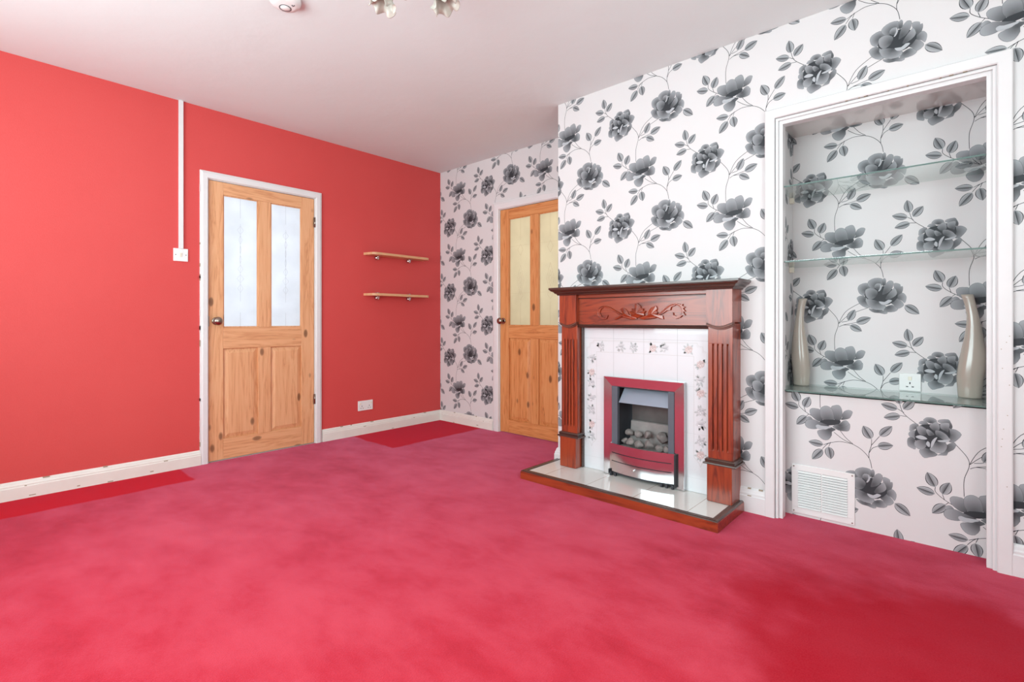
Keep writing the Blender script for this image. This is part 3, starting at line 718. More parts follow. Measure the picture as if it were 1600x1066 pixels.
def wall_shelf(z, label, lip):
    t = thing('wall_shelf', (0, -0.55, z), label, 'shelf', 'small wooden shelves on the red wall')
    ya, yb, d, r = -0.873, -0.225, 0.125, 0.045
    poly = [(0, ya), (d - r, ya + 0.02)] + [(d - r + r * math.sin(a), ya + 0.02 + r - r * math.cos(a)) for a in (i * math.pi / 12 for i in range(1, 7))]
    poly += [(d, yb - r)] + [(d - r + r * math.cos(a), yb - r + r * math.sin(a)) for a in (i * math.pi / 12 for i in range(1, 7))] + [(0, yb)]
    MB().prism(poly, lambda a, b, h: (a, b, h), z, z + 0.021).build('shelf_board', M['shelfwood'], t, bevel=0.002)
    for y in (-0.745, -0.40):
        w = MB(); c = (0, y, z)
        w.lathe([(0.001, 0.030), (0.013, 0.029), (0.019, 0.022), (0.020, 0.0)], (0.0, y, z - 0.016), 'x', 20)
        w.box(0.0, 0.042, y - 0.012, y + 0.012, z - 0.006, z - 0.0005)
        w.lathe([(0.004, -0.016), (0.012, -0.013), (0.013, -0.006)], (0.03, y, z), 'z', 16)
        w.box(0.0, 0.006, y - 0.010, y + 0.010, z - 0.03, z + 0.034)
        w.box(0.0, 0.035, y - 0.010, y + 0.010, z + 0.0215, z + 0.028 + lip)
        w.build('shelf_clamp', M['chrome'], t, bevel=0.0015)
    return t
wall_shelf(1.578, 'upper of two small beech shelves with chrome clamps on the red wall', 0.0)
wall_shelf(1.219, 'lower of two small beech shelves with chrome clamps on the red wall', 0.004)

# ---------------------------------------------------------------- ceiling fittings
t = thing('smoke_alarm', (1.615, -2.272, H), 'round white smoke alarm on the ceiling, cut by the top edge', 'smoke alarm')
cz = (1.615, -2.272, H)
MB().lathe([(0.001, -0.034), (0.040, -0.034), (0.058, -0.030), (0.066, -0.020), (0.069, -0.008), (0.070, 0.0)], cz, 'z', 48).build('body', M['plastic'], t)
MB().lathe([(0.0235, -0.0335), (0.0235, -0.0352), (0.0265, -0.0352), (0.0265, -0.0335)], (1.600, -2.265, H), 'z', 40).build('button_ring', M['darkline'], t)
MB().lathe([(0.001, -0.037), (0.019, -0.0365), (0.022, -0.034)], (1.600, -2.265, H), 'z', 40).build('test_button', M['plastic'], t)
w = MB()
for a, b in ((0.044, 0.012), (0.048, 0.020), (0.040, 0.018)): w.box(1.600 + a - 0.003, 1.600 + a + 0.003, -2.265 + b - 0.002, -2.265 + b + 0.002, H - 0.0353, H - 0.033)
w.build('marks', M['darkline'], t)

t = thing('ceiling_light', (2.330, -2.080, H), 'brass ceiling light with frilled flower-shaped glass shades, cut by the top edge', 'ceiling light')
C0 = Vector((2.330, -2.080, H))
MB().lathe([(0.001, -0.055), (0.02, -0.052), (0.035, -0.03), (0.055, -0.012), (0.06, 0.0)], C0, 'z', 32).build('ceiling_plate', M['brass'], t)
MB().lathe([(0.012, -0.18), (0.018, -0.16), (0.009, -0.14), (0.009, -0.05)], C0, 'z', 16).build('stem', M['brass'], t)
view = math.atan2(0.742, -0.670)
for ang in (view - math.pi / 2, view + math.pi / 2, view + math.pi):
    d = Vector((math.cos(ang), math.sin(ang), 0))
    w = MB(); pts = [C0 + d * r + Vector((0, 0, z)) for r, z in ((0.005, -0.17), (0.04, -0.185), (0.075, -0.170), (0.102, -0.175))]
    for p, q in zip(pts[:-1], pts[1:]):
        u = (q - p).normalized(); s = u.cross(Vector((0, 0, 1))).normalized() * 0.005; n2 = u.cross(s).normalized() * 0.005
        w.add([p + s, p + n2, p - s, p - n2, q + s, q + n2, q - s, q - n2], [(0, 1, 5, 4), (1, 2, 6, 5), (2, 3, 7, 6), (3, 0, 4, 7), (3, 2, 1, 0), (4, 5, 6, 7)], 0, True)
    arm_o = w.build('arm', M['brass'], t)
    # tulip shade: frilled mouth, hanging outwards and down
    w = MB(); tip = C0 + d * 0.102 + Vector((0, 0, -0.165)); ax_ = (d * 0.28 + Vector((0, 0, -1))).normalized(); s1 = ax_.cross(Vector((0.3, 0.2, 0.9))).normalized(); s2 = ax_.cross(s1)
    prof = [(0.012, 0.0), (0.024, 0.012), (0.032, 0.032), (0.034, 0.052), (0.040, 0.070), (0.054, 0.086)]
    n = 60; v = []
    for off_ in (0.0, -0.0025):
        for j, (r, h) in enumerate(prof):
            for i in range(n):
                a = 2 * math.pi * i / n; fr = (j / 5) ** 3
                rr = r + off_ + 0.007 * fr * math.sin(6 * a); hh = h + 0.012 * fr * math.cos(6 * a + 0.6)
                v.append(tip + ax_ * hh + (s1 * math.cos(a) + s2 * math.sin(a)) * rr)
    f = []; K = len(prof)
    for L_ in (0, 1):
        for j in range(K - 1):
            for i in range(n):
                b0 = L_ * K * n + j * n; f.append((b0 + i, b0 + (i + 1) % n, b0 + n + (i + 1) % n, b0 + n + i))
    for j in (0, K - 1):
        for i in range(n): f.append((j * n + i, j * n + (i + 1) % n, K * n + j * n + (i + 1) % n, K * n + j * n + i))
    w.add(v, f, 0, True); w.build('flower_shade', M['petal'], arm_o)

# ---------------------------------------------------------------- fireplace surround
t = thing('fireplace_surround', (2.517, CB, 0.05), 'carved mahogany fireplace surround with fluted legs against the floral chimney breast', 'fireplace surround')
LX = ((1.974, 2.096), (2.934, 3.060))
for (x0, x1) in LX:
    cx = (x0 + x1) / 2
    # fluted shaft: front face with four grooves
    w = MB(); nf = 4; y0 = -0.618; gw = 0.0095; zb, zt = 0.315, 0.880
    gs = [x0 + 0.026 + i * (x1 - x0 - 0.052) / 3 for i in range(nf)]
    xs = [x0] + [v for g in gs for v in (g - gw / 2, g, g + gw / 2)] + [x1]
    w.box(x0, x1, y0 + 0.010, CB, 0.27, 0.985)
    w.box(x0, x1, y0, y0 + 0.0101, 0.27, zb); w.box(x0, x1, y0, y0 + 0.0101, zt, 0.985)
    edges = [x0] + [v for g in gs for v in (g - gw / 2, g + gw / 2)] + [x1]
    for i in range(0, len(edges), 2): w.box(edges[i], edges[i + 1], y0, y0 + 0.0101, zb, zt)
    for g in gs:
        w.add([(g - gw / 2, y0, zb), (g + gw / 2, y0, zb), (g + gw / 2, y0 + 0.0099, zb + 0.012), (g - gw / 2, y0 + 0.0099, zb + 0.012)], [(0, 1, 2, 3)])
        w.add([(g - gw / 2, y0, zt), (g + gw / 2, y0, zt), (g + gw / 2, y0 + 0.0099, zt - 0.012), (g - gw / 2, y0 + 0.0099, zt - 0.012)], [(0, 3, 2, 1)])
    leg = w.build('pilaster', M['maho_v'], t, bevel=0.0012)
    w = MB().box(x0 - 0.001, x1 + 0.001, -0.636, CB, 0.052, 0.247); w.build('plinth_block', M['maho_v'], t, bevel=0.003)
    w = MB().sweep([(x0, CB, 0.245), (x0, -0.618, 0.245), (x1, -0.618, 0.245), (x1, CB, 0.245)], (0, 0, 1),
                   [(-0.01, 0), (0.020, 0), (0.022, 0.004), (0.020, 0.009), (0.012, 0.011), (0.012, 0.017), (0.015, 0.022), (0.009, 0.029), (0.0, 0.031), (-0.01, 0.031)])
    w.build('plinth_moulding', M['maho_dark'], t)
    # capital block with a bowed lower edge and its moulding
    arc = [(x0 - 0.004 + (x1 - x0 + 0.008) * i / 16, 0.992 - 0.020 * math.sin(math.pi * i / 16)) for i in range(17)]
    w = MB().prism(arc + [(x1 + 0.004, 1.163), (x0 - 0.004, 1.163)], lambda a, b, h: (a, h, b), -0.638, CB); cap_o = w.build('capital_block', M['maho_v'], t, bevel=0.002)
    for q, (o0, o1, yy) in enumerate(((0.0, 0.007, -0.634), (0.007, 0.013, -0.639), (0.013, 0.020, -0.629))):
        pl = [(a, b - o0) for a, b in arc] + [(a, b - o1) for a, b in reversed(arc)]
        if q == 0: mb = MB()
        mb.prism(pl, lambda a, b, h: (a, h, b), yy, -0.60)
    mb.build('capital_moulding', M['maho_trim'], cap_o, bevel=0.001)
fx0, fx1 = LX[0][1], LX[1][0]
w = MB().box(fx0, fx1, -0.603, CB, 0.965, 1.163); fr = w.build('frieze_board', M['maho_h'], t)
w = MB().box(fx0, fx1, -0.612, -0.60, 1.143, 1.164); w.box(fx0, fx1, -0.606, -0.60, 1.1375, 1.143, 1)
w.build('frieze_top_strip', [M['maho_h'], M['maho_dark']], t, bevel=0.002)
w = MB().sweep([(fx0, -0.603, 0.955), (fx1, -0.603, 0.955)], (0, 0, 1), [(-0.02, 0), (0.007, 0), (0.010, 0.004), (0.007, 0.008), (0.010, 0.013), (0.005, 0.020), (-0.02, 0.021)])
w.build('frieze_bottom_moulding', M['maho_dark'], t)
# inner returns beside the tiles
for a, b in ((LX[0][1], LX[0][1] + 0.012), (LX[1][0] - 0.012, LX[1][0])): MB().box(a, b, -0.575, CB, 0.052, 0.965).build('inner_lining', M['maho_dark'], t, bevel=0.002)
# mantel shelf with its stepped moulding
mx0, mx1 = LX[0][0], LX[1][1]
w = MB().box(mx0 - 0.036, mx1 + 0.036, -0.690, CB, 1.196, 1.212)
w.sweep([(mx0, CB, 1.163), (mx0, -0.640, 1.163), (mx1, -0.640, 1.163), (mx1, CB, 1.163)], (0, 0, 1),
        [(-0.03, 0), (0.012, 0), (0.014, 0.006), (0.018, 0.010), (0.026, 0.013), (0.027, 0.018), (0.034, 0.024), (0.044, 0.028), (0.047, 0.033), (0.053, 0.037), (0.053, 0.049), (-0.03, 0.049)])
w.build('mantel_shelf', M['maho_dark'], t, bevel=0.0012)
# carved acanthus relief, traced leaf by leaf
def carve(poly, d):
    s = 7.27
    def conv(px, py):
        return CARX(px / s + 900, py / s + 460)
    return [conv(*p) for p in poly]
def CARX(px, py):     # picture point of the carving -> (x, z) on the frieze plane y = -0.603
    F_ = Vector((-math.sin(0.7344), math.cos(0.7344), 0)); R_ = Vector((math.cos(0.7344), math.sin(0.7344), 0))
    r = F_ + R_ * ((px - 800) / 789.2) + Vector((0, 0, (500.65 - py) / 789.2))
    k = (-0.603 + 3.3016) / r.y
    return (3.9563 + r.x * k, 1.0017 + r.z * k)
CARVE = [
 ([(700,270),(630,250),(640,235),(615,195),(650,190),(640,160),(680,165),(680,110),(705,100),(740,130),(745,155),(775,165),(770,185),(800,190),(780,220),(785,240),(720,265)], 0.014, (705, 215)),
 ([(740,262),(820,240),(830,190),(860,150),(895,140),(915,130),(930,165),(920,190),(935,210),(920,235),(990,240),(1000,285),(960,280),(930,265),(850,275),(780,290),(730,280)], 0.010, (870, 225)),
 ([(930,235),(980,190),(1000,150),(1040,140),(1060,120),(1110,100),(1150,100),(1200,115),(1220,110),(1215,130),(1250,145),(1225,160),(1250,195),(1225,200),(1250,240),(1215,240),(1190,265),(1140,280),(1100,260),(1095,220),(1110,205),(1115,235),(1150,250),(1190,225),(1195,190),(1180,140),(1140,125),(1090,145),(1080,180),(1040,185),(1000,215),(950,245)], 0.011, None),
 ([(700,280),(640,290),(600,280),(530,260),(450,290),(440,285),(460,262),(540,235),(530,200),(510,170),(540,150),(570,165),(590,190),(610,235),(640,262),(690,262)], 0.010, (570, 220)),
 ([(520,245),(470,215),(420,190),(370,160),(320,150),(290,170),(280,210),(300,255),(340,270),(365,235),(372,240),(355,280),(310,290),(270,270),(240,240),(245,200),(260,160),(300,135),(350,135),(400,150),(440,180),(530,235)], 0.010, None)]
car = None
w = MB()
for poly, th, ctr in CARVE:
    P = carve(poly, 0)
    w.prism(P, lambda a, b, h: (a, h, b), -0.603 - th * 1.0, -0.6025)
    if ctr:    # raised lobes: cone up to the middle of the leaf, with a vein to each point
        c = carve([ctr], 0)[0]
        n_ = len(P); v = [(a, -0.603 - th * 0.99, b) for a, b in P] + [(c[0], -0.603 - th * 2.0, c[1])]
        w.add(v, [(i, (i + 1) % n_, n_) for i in range(n_)])
for cl in ([(800,275),(900,262),(960,225),(1010,180),(1060,140),(1120,115),(1175,125),(1205,165),(1210,215),(1180,255),(1135,262),(1105,235)],
           [(640,275),(560,255),(500,220),(440,185),(380,150),(320,140),(275,165),(258,210),(275,255),(320,280),(358,255)]):
    pth = smooth_line([Vector(c) for c in carve(cl, 0)], 5); nn = len(pth); v = []; K = 10
    for i, p in enumerate(pth):     # half-round stem that tapers towards the curl
        d = (pth[min(i + 1, nn - 1)] - pth[max(i - 1, 0)]).normalized(); s = Vector((-d.y, d.x)); r = 0.0065 * (1 - 0.6 * i / nn)
        for k in range(K):
            a = 2 * math.pi * k / K; q = p + s * r * math.cos(a); v.append((q.x, -0.610 - 1.3 * r * math.sin(a), q.y))
    f = [(i * K + k, i * K + (k + 1) % K, (i + 1) * K + (k + 1) % K, (i + 1) * K + k) for i in range(nn - 1) for k in range(K)]
    w.add(v, f + [tuple(range(K)), tuple(range((nn - 1) * K, nn * K))], 0, True)
w.build('carved_leaf_scroll', M['maho_h'], fr, bevel=0.0016)

# ---------------------------------------------------------------- tiled back panel
tp = thing('tile_panel', (2.517, CB, 0.052), 'white glazed tile panel with raised floral border behind the steel fire', 'tile panel')
TX0, TX1, TY = LX[0][1] + 0.001, LX[1][0] - 0.001, -0.552
hx0, hx1, hz = 2.345, 2.710, 0.60
TILE = (0.78, 0.78, 0.81)
def tile_extra(put):
    G = (0.50, 0.50, 0.52)
    def seg(x0, x1, z0, z1, c=G, h=0.0003): put([((x0, z0), c), ((x1, z0), c), ((x1, z1), c), ((x0, z1), c)], h)
    for x in (2.324, 2.528, 2.735):
        seg(x - 0.001, x + 0.001, 0.62, 0.962)
    seg(TX0, TX1, 0.8875, 0.8890)
    for z in (0.633, 0.373, 0.130): seg(TX0, 2.30, z - 0.0007, z + 0.0007, (0.66, 0.66, 0.68)); seg(2.76, TX1, z - 0.0007, z + 0.0007, (0.66, 0.66, 0.68))
    LN = (0.60, 0.57, 0.55)
    def pl(pts, wd=0.0016, c=LN):
        for a, b in zip(pts[:-1], pts[1:]):
            a, b = Vector(a), Vector(b); d = b - a; n = Vector((-d.y, d.x)).normalized() * wd / 2
            put([(tuple(a + n), c), (tuple(b + n), c), (tuple(b - n), c), (tuple(a - n), c)], 0.0004)
    # outline of the border strip: an upside-down U with notched corners and pointed feet
    xl, xr, zt_, zb_ = 2.126, 2.904, 0.876, 0.225
    o_ = [(xl, zb_ + 0.02), (xl, zt_ - 0.05), (xl + 0.02, zt_ - 0.045), (xl + 0.025, zt_ - 0.02), (xl + 0.05, zt_ - 0.015), (xl + 0.055, zt_), (xr - 0.055, zt_), (xr - 0.05, zt_ - 0.015), (xr - 0.025, zt_ - 0.02), (xr - 0.02, zt_ - 0.045), (xr, zt_ - 0.05), (xr, zb_ + 0.02)]
    wd = 0.074
    i_ = [(xl + wd, zb_ + 0.02), (xl + wd, zt_ - wd), (xr - wd, zt_ - wd), (xr - wd, zb_ + 0.02)]
    pl(o_); pl(i_); pl([(a + (0.005 if a < 2.5 else -0.005), b - 0.006) for a, b in o_], 0.0009)
    for a in (xl, xr - wd): pl([(a, zb_ + 0.02), (a + 0.02, zb_), (a + 0.03, zb_ - 0.012), (a + wd / 2, zb_ - 0.03), (a + wd - 0.03, zb_ - 0.012), (a + wd - 0.02, zb_), (a + wd, zb_ + 0.02)])
PALE = ((0.74, 0.73, 0.75), (0.52, 0.53, 0.56), (0.20, 0.21, 0.22))
PINK = ((0.78, 0.66, 0.65), (0.62, 0.47, 0.46), (0.28, 0.24, 0.24))
rose1 = flower_tris(PET_B, PALE); rose2 = flower_tris(PET_B, PINK); rose3 = flower_tris(PET_A, PALE)
lf = leaf((0, 0), (0, 90), 40, 0.5, ((0.70, 0.72, 0.72), (0.40, 0.43, 0.44), (0.3, 0.3, 0.3)))
def rot_tris(T, a):
    c, s = math.cos(a), math.sin(a)
    return [(tuple((Vector((p.x * c - p.y * s, p.x * s + p.y * c)), col) for p, col in t_), h) for t_, h in T]
mot = []; rnd = random.Random(7)
spots = [(2.163, z) for z in (0.262, 0.335, 0.43, 0.50, 0.60, 0.67, 0.76)] + [(2.867, z) for z in (0.262, 0.335, 0.43, 0.50, 0.60, 0.67, 0.76)]
spots += [(x, 0.838) for x in (2.235, 2.375, 2.455, 2.585, 2.66, 2.80)]
for i, (x, z) in enumerate(spots):
    for k in range(7):
        a = rnd.uniform(0, 6.28); mot.append((rot_tris(lf, a), x + math.sin(-a) * 0.010, z + math.cos(a) * 0.010, 0.30))
    mot.append(((rose2 if i % 2 else rose1) if i % 3 else rose3, x, z, 0.25))
tl = printed('glazed_tiles', [(TX0, hx0, 0.052, 0.965), (hx1, TX1, 0.052, 0.965), (hx0, hx1, hz, 0.965)], yfn(TY), mot, M['tileprint'], TILE, parent=tp, kind=None, extra=tile_extra)
w = MB()
for x0, x1, z0, z1 in ((TX0, hx0, 0.052, 0.965), (hx1, TX1, 0.052, 0.965), (hx0, hx1, hz, 0.965)): w.box(x0, x1, TY + 0.0006, TY + 0.02, z0, z1)
w.build('backing_board', M['white'], tp)

# ---------------------------------------------------------------- hearth
t = thing('hearth', (2.47, -0.69, 0), 'low hearth of glossy cream tiles with mahogany edging, on the red carpet', 'hearth')
hX0, hX1, hY = 1.853, 3.084, -0.893
tilem, nt, b = new_mat('cream_hearth_tile')
br = nt.nodes.new('ShaderNodeTexBrick'); br.offset = 0.0
br.inputs['Scale'].default_value = 1.0; br.inputs['Brick Width'].default_value = 0.30; br.inputs['Row Height'].default_value = 0.36
br.inputs['Mortar Size'].default_value = 0.0022; br.inputs['Color1'].default_value = (0.80, 0.76, 0.72, 1); br.inputs['Color2'].default_value = (0.78, 0.74, 0.705, 1); br.inputs['Mortar'].default_value = (0.50, 0.40, 0.34, 1)
mp_ = nt.nodes.new('ShaderNodeMapping'); tc_ = nt.nodes.new('ShaderNodeTexCoord'); mp_.inputs['Location'].default_value = (0.15, 0.18, 0)
nt.links.new(tc_.outputs['Object'], mp_.inputs[0]); nt.links.new(mp_.outputs[0], br.inputs['Vector']); nt.links.new(br.outputs[0], b.inputs['Base Color'])
b.inputs['Roughness'].default_value = 0.10
MB().box(hX0 + 0.035, hX1 - 0.035, hY + 0.035, CB, 0.0, 0.0505).build('hearth_tiles', tilem, t)
w = MB().sweep([(hX0, CB, 0), (hX0, hY, 0), (hX1, hY, 0), (hX1, CB, 0)], (0, 0, 1), [(-0.038, 0), (0, 0), (0, 0.046), (-0.004, 0.0475), (-0.038, 0.0475)])
w.build('edging_board', M['maho_h'], t)
w = MB().sweep([(hX0, CB, 0.0475), (hX0, hY, 0.0475), (hX1, hY, 0.0475), (hX1, CB, 0.0475)], (0, 0, 1), [(-0.038, 0), (-0.002, 0), (-0.003, 0.004), (-0.010, 0.0075), (-0.018, 0.0055), (-0.030, 0.0078), (-0.038, 0.004)])
w.build('edging_moulding', M['maho_dark'], t)

# ---------------------------------------------------------------- gas fire
t = thing('gas_fire', (2.529, TY, 0.052), 'polished steel inset gas fire with curved slotted front, in the white tiles', 'gas fire')
gx0, gx1, gz0, gz1, gy = 2.271, 2.787, 0.052, 0.654, -0.578
ix0, ix1, iz1 = 2.326, 2.729, 0.598
w = MB()
def ring(a0, a1, c1, y): return [(a0, y, gz0), (a0, y, c1), (a1, y, c1), (a1, y, gz0)]
o_r = ring(gx0, gx1, gz1, gy - 0.004); i_r = ring(ix0, ix1, iz1, gy + 0.000); ob = ring(gx0, gx1, gz1, TY); ib = ring(ix0, ix1, iz1, TY)
w.add(o_r + i_r + ob + ib, [f for k in range(3) for f in ((k, k + 1, k + 5, k + 4), (k, k + 8, k + 9, k + 1), (k + 4, k + 5, k + 13, k + 12), (k + 8, k + 12, k + 13, k + 9))] + [(0, 4, 12, 8), (3, 11, 15, 7)])
w.build('steel_frame', M['chrome'], t, bevel=0.0015)
w = MB()   # firebox carcase behind the frame
bx0, bx1, by1 = 2.348, 2.707, -0.345
w.box(bx0, bx0 + 0.006, -0.566, by1, 0.058, 0.597); w.box(bx1 - 0.006, bx1, -0.566, by1, 0.058, 0.597)
w.box(bx0, bx1, -0.56, by1, 0.591, 0.597); w.box(bx0, bx1, -0.56, by1, 0.058, 0.064)
w.build('firebox', M['black'], t)
for xa, xb in ((ix0 + 0.001, 2.366), (2.692, ix1 - 0.001)): MB().box(xa, xb, -0.580, -0.555, 0.07, iz1 - 0.001).build('side_liner', M['liner'], t, bevel=0.001)
w = MB()
w.hexa([(2.372, -0.574, 0.500), (2.690, -0.574, 0.500), (2.690, -0.568, 0.500), (2.372, -0.568, 0.500),
        (2.384, -0.520, 0.592), (2.690, -0.520, 0.592), (2.690, -0.514, 0.592), (2.384, -0.514, 0.592)])
w.build('canopy', M['brushed'], t, bevel=0.001)
w = MB().hexa([(2.385, -0.43, 0.06), (2.70, -0.43, 0.06), (2.70, by1, 0.06), (2.385, by1, 0.06), (2.355, -0.375, 0.59), (2.70, -0.375, 0.59), (2.70, by1, 0.59), (2.355, by1, 0.59)])
w.build('fire_back', M['fireback'], t)
w = MB().hexa([(2.378, -0.470, 0.064), (2.700, -0.470, 0.064), (2.700, -0.43, 0.064), (2.378, -0.43, 0.064), (2.390, -0.455, 0.375), (2.700, -0.455, 0.375), (2.700, -0.44, 0.380), (2.390, -0.44, 0.380)])
w.build('rear_ledge', M['ash'], t, bevel=0.003)
MB().box(2.356, 2.700, -0.575, -0.471, 0.17, 0.232).build('coal_bed', M['ash'], t, bevel=0.004)
# curved front fret: three bands bowed into the room
def bow(u): return -0.587 - 0.036 * (1 - (2 * u - 1) ** 2)
def band(w, z0a, z1a, y_in=0.0, u0=0.0, u1=1.0, th=0.0025, mi=0):
    n = 24; xs0, xs1 = 2.318, 2.738; v = []
    for i in range(n + 1):
        u = u0 + (u1 - u0) * i / n; x = xs0 + (xs1 - xs0) * u; y = bow(u) + y_in
        za = z0a + 0.0; zb_ = z1a
        v += [(x, y, za), (x, y, zb_), (x, y + th, zb_), (x, y + th, za)]
    f = []
    for i in range(n):
        for q in range(4): f.append((i * 4 + q, i * 4 + (q + 1) % 4, i * 4 + 4 + (q + 1) % 4, i * 4 + 4 + q))
    f += [(0, 1, 2, 3), tuple(reversed([n * 4 + q for q in range(4)]))]
    w.add(v, f, mi, False)
w = MB()
band(w, 0.080, 0.142); band(w, 0.147, 0.192); band(w, 0.197, 0.250)
for za in (0.1415, 0.1915):
    band(w, za, za + 0.006, 0, 0.0, 0.04); band(w, za, za + 0.006, 0, 0.955, 1.0)
fret = w.build('front_fret', M['chrome'], t)
w = MB(); band(w, 0.070, 0.245, 0.008, 0.01, 0.99); w.box(2.736, 2.741, -0.600, -0.575, 0.062, 0.248); w.box(2.315, 2.320, -0.600, -0.575, 0.062, 0.090)
for x in (2.33, 2.36, 2.66, 2.69, 2.725): w.box(x - 0.006, x + 0.006, -0.600, -0.582, 0.0525, 0.075)
w.build('fret_backing', M['black'], t)
MB().lathe([(0.0001, -0.010), (0.007, -0.009), (0.009, -0.003), (0.009, 0.004)], (2.50, bow(0.433), 0.118), 'y', 20).build('control_knob', M['chrome'], fret)

def coal(c, r, seed, label):
    rnd = random.Random(seed)
    bm = bmesh.new(); bmesh.ops.create_icosphere(bm, subdivisions=3, radius=1.0)
    ph = [(Vector((rnd.uniform(-1, 1), rnd.uniform(-1, 1), rnd.uniform(-1, 1))).normalized(), rnd.uniform(0.55, 0.82)) for _ in range(12)]
    sx, sy, sz = rnd.uniform(0.9, 1.15), rnd.uniform(0.8, 1.0), rnd.uniform(0.85, 1.05)
    for v in bm.verts:
        for d, lim in ph:
            q = v.co.dot(d)
            if q > lim: v.co -= d * (q - lim) * 0.95
        v.co = Vector((v.co.x * sx, v.co.y * sy, v.co.z * sz)) * r
    me = bpy.data.meshes.new('coal'); bm.to_mesh(me); bm.free()
    for p in me.polygons: p.use_smooth = True
    me.materials.append(M['coal'])
    o = bpy.data.objects.new('coal', me); COL.objects.link(o); o.location = c
    tag(o, label, 'coal', 'coals in the fire basket')
Cs = [(-0.530, 2.392, 0.262, 0.026, 'small grey coal at the far left of the front row'),
      (-0.545, 2.436, 0.262, 0.029, 'pale grey coal second from the left in the front row, beside the small end one'),
      (-0.548, 2.494, 0.259, 0.028, 'grey coal in the middle of the front row, left of the large faceted one'),
      (-0.548, 2.560, 0.266, 0.033, 'large faceted grey coal in the front row, right of the middle'),
      (-0.545, 2.622, 0.255, 0.023, 'small coal sunk low in the front row, second from the right'),
      (-0.545, 2.666, 0.257, 0.026, 'grey coal at the far right of the front row'),
      (-0.497, 2.402, 0.308, 0.027, 'grey coal at the left end of the back row'),
      (-0.497, 2.466, 0.308, 0.0275, 'broad grey coal second from the left in the back row'),
      (-0.503, 2.530, 0.312, 0.031, 'tall grey coal in the back row with a scorch-brown ledge behind it'),
      (-0.500, 2.624, 0.306, 0.040, 'largest round coal, at the right end of the back row')]
for i, (y, x, z, r, lb) in enumerate(Cs): coal((x, y, z), r, 20 + i, lb)

# ---------------------------------------------------------------- recess fittings
def glass_shelf(z, yf, label, th=0.008):
    t = thing('glass_shelf', (3.64, -0.3, z), label, 'glass shelf', 'glass shelves in the recess')
    x0, x1, y1 = RX0 + 0.004, RX1 - 0.004, UY - 0.004
    MB().box(x0, x1, yf + 0.0012, y1, z, z + th).build('glass_plate', M['glass'], t)
    MB().box(x0, x1, yf, yf + 0.0012, z, z + th * 0.75).build('polished_edge', M['glass_edge'], t)
    if z > 0.8:
        for yy in (-0.40, -0.19):
            for (xa, xb) in ((RX0, RX0 + 0.022), (RX1 - 0.022, RX1)):
                MB().box(xa, xb, yy - 0.012, yy + 0.012, z - 0.030, z - 0.0008).build('shelf_support', M['oldplastic'], t, bevel=0.002)
glass_shelf(1.677, -0.470, 'top glass shelf in the papered recess, empty')
glass_shelf(1.295, -0.470, 'middle glass shelf in the papered recess, empty')
glass_shelf(BZ + 0.001, -0.455, 'lowest glass shelf in the recess, carrying the two taupe vases')
GZ = BZ + 0.0095
def vase(x, y, prof, off, label, squash=0.8):
    w = MB().lathe(prof, (x, y, GZ), 'z', 40, off=off, squash=squash)
    o = w.build('vase', M['vase'], origin=(x, y, GZ)); tag(o, label, 'vase', 'tall taupe vases on the lowest glass shelf')
P1 = [(0.037, 0.0), (0.038, 0.004), (0.040, 0.03), (0.0435, 0.09), (0.044, 0.13), (0.042, 0.18), (0.037, 0.23), (0.030, 0.28), (0.0235, 0.33), (0.0195, 0.37), (0.0185, 0.40), (0.0185, 0.43), (0.0195, 0.455), (0.0205, 0.470), (0.0175, 0.470), (0.016, 0.44), (0.014, 0.36)]
vase(3.283, -0.205, P1, lambda h: (-0.010 * math.sin(max(0, h - 0.08) * 7.5) * (h < 0.5) + 0.010 * max(0, (h - 0.33) / 0.14) ** 2, 0), 'tall taupe vase standing at the left end of the lowest glass shelf')
P2 = [(r * 1.08, h * 1.0) for r, h in P1]
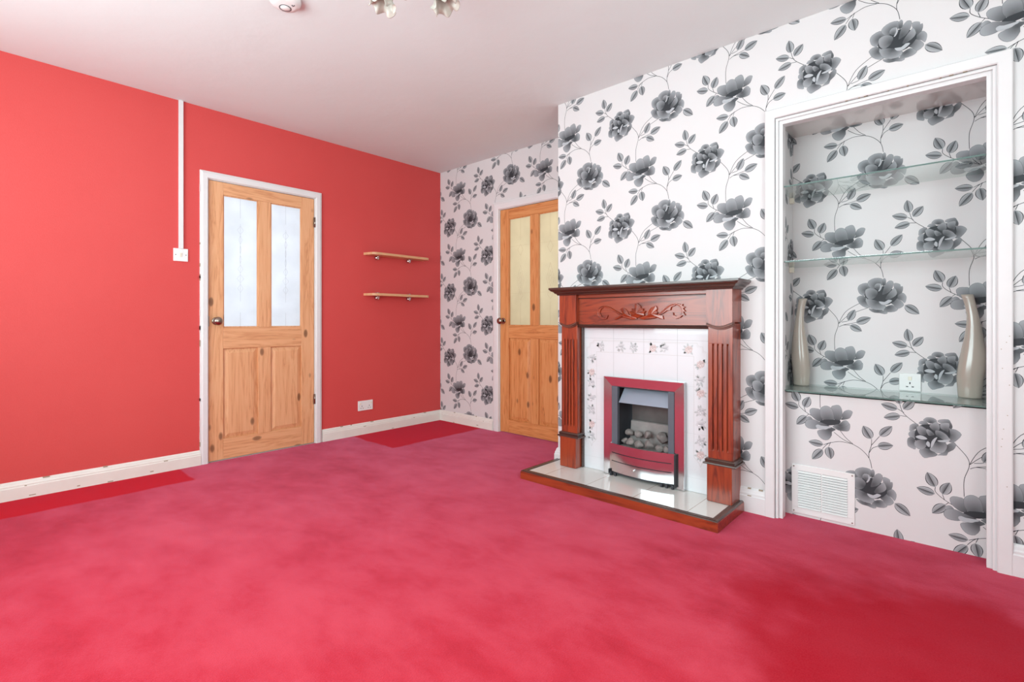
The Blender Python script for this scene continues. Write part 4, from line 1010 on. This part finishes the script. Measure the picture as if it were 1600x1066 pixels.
vase(3.962, -0.195, P2, lambda h: (0.014 * math.sin(max(0, h - 0.08) * 7.5) - 0.012 * max(0, (h - 0.33) / 0.14) ** 2, 0), 'tall taupe vase standing at the right end of the lowest glass shelf')

t = thing('air_vent', (3.415, BY, 0.012), 'white louvred air vent low on the floral wall of the recess, above the carpet', 'air vent')
vx0, vx1, vz0, vz1 = 3.280, 3.552, 0.014, 0.262
w = MB(); fy = BY
b_ = 0.030
w.box(vx0, vx1, fy - 0.006, fy, vz0, vz0 + b_); w.box(vx0, vx1, fy - 0.006, fy, vz1 - b_, vz1); w.box(vx0, vx0 + b_, fy - 0.006, fy, vz0 + b_, vz1 - b_); w.box(vx1 - b_, vx1, fy - 0.006, fy, vz0 + b_, vz1 - b_)
xm = (vx0 + vx1) / 2 - 0.002; w.box(xm - 0.003, xm + 0.003, fy - 0.007, fy, vz0 + b_, vz1 - b_)
w.build('vent_frame', M['plastic'], t, bevel=0.0015)
w = MB(); ns = 15
for k in range(ns):
    z = vz0 + b_ + (vz1 - vz0 - 2 * b_) * (k + 0.5) / ns; hh = (vz1 - vz0 - 2 * b_) / ns
    for xa, xb in ((vx0 + b_, xm - 0.003), (xm + 0.003, vx1 - b_)):
        w.hexa([(xa, fy - 0.0125, z - hh * 0.30), (xb, fy - 0.0125, z - hh * 0.30), (xb, fy - 0.0105, z - hh * 0.30), (xa, fy - 0.0105, z - hh * 0.30),
                (xa, fy - 0.004, z + hh * 0.36), (xb, fy - 0.004, z + hh * 0.36), (xb, fy - 0.002, z + hh * 0.36), (xa, fy - 0.002, z + hh * 0.36)])
w.build('louvres', M['plastic'], t)
MB().box(vx0 + b_, vx1 - b_, fy - 0.0014, fy - 0.0004, vz0 + b_, vz1 - b_).build('dark_vent_backing', M['liner'], t)  # dark sheet standing in for the shade behind the louvres
for x in (vx0 + 0.010, vx1 - 0.010):
    for z in (vz0 + 0.010, vz1 - 0.010): MB().lathe([(0.0001, -0.0082), (0.003, -0.008), (0.0035, -0.006)], (x, fy, z), 'y', 12).build('screw', M['brass'], t)
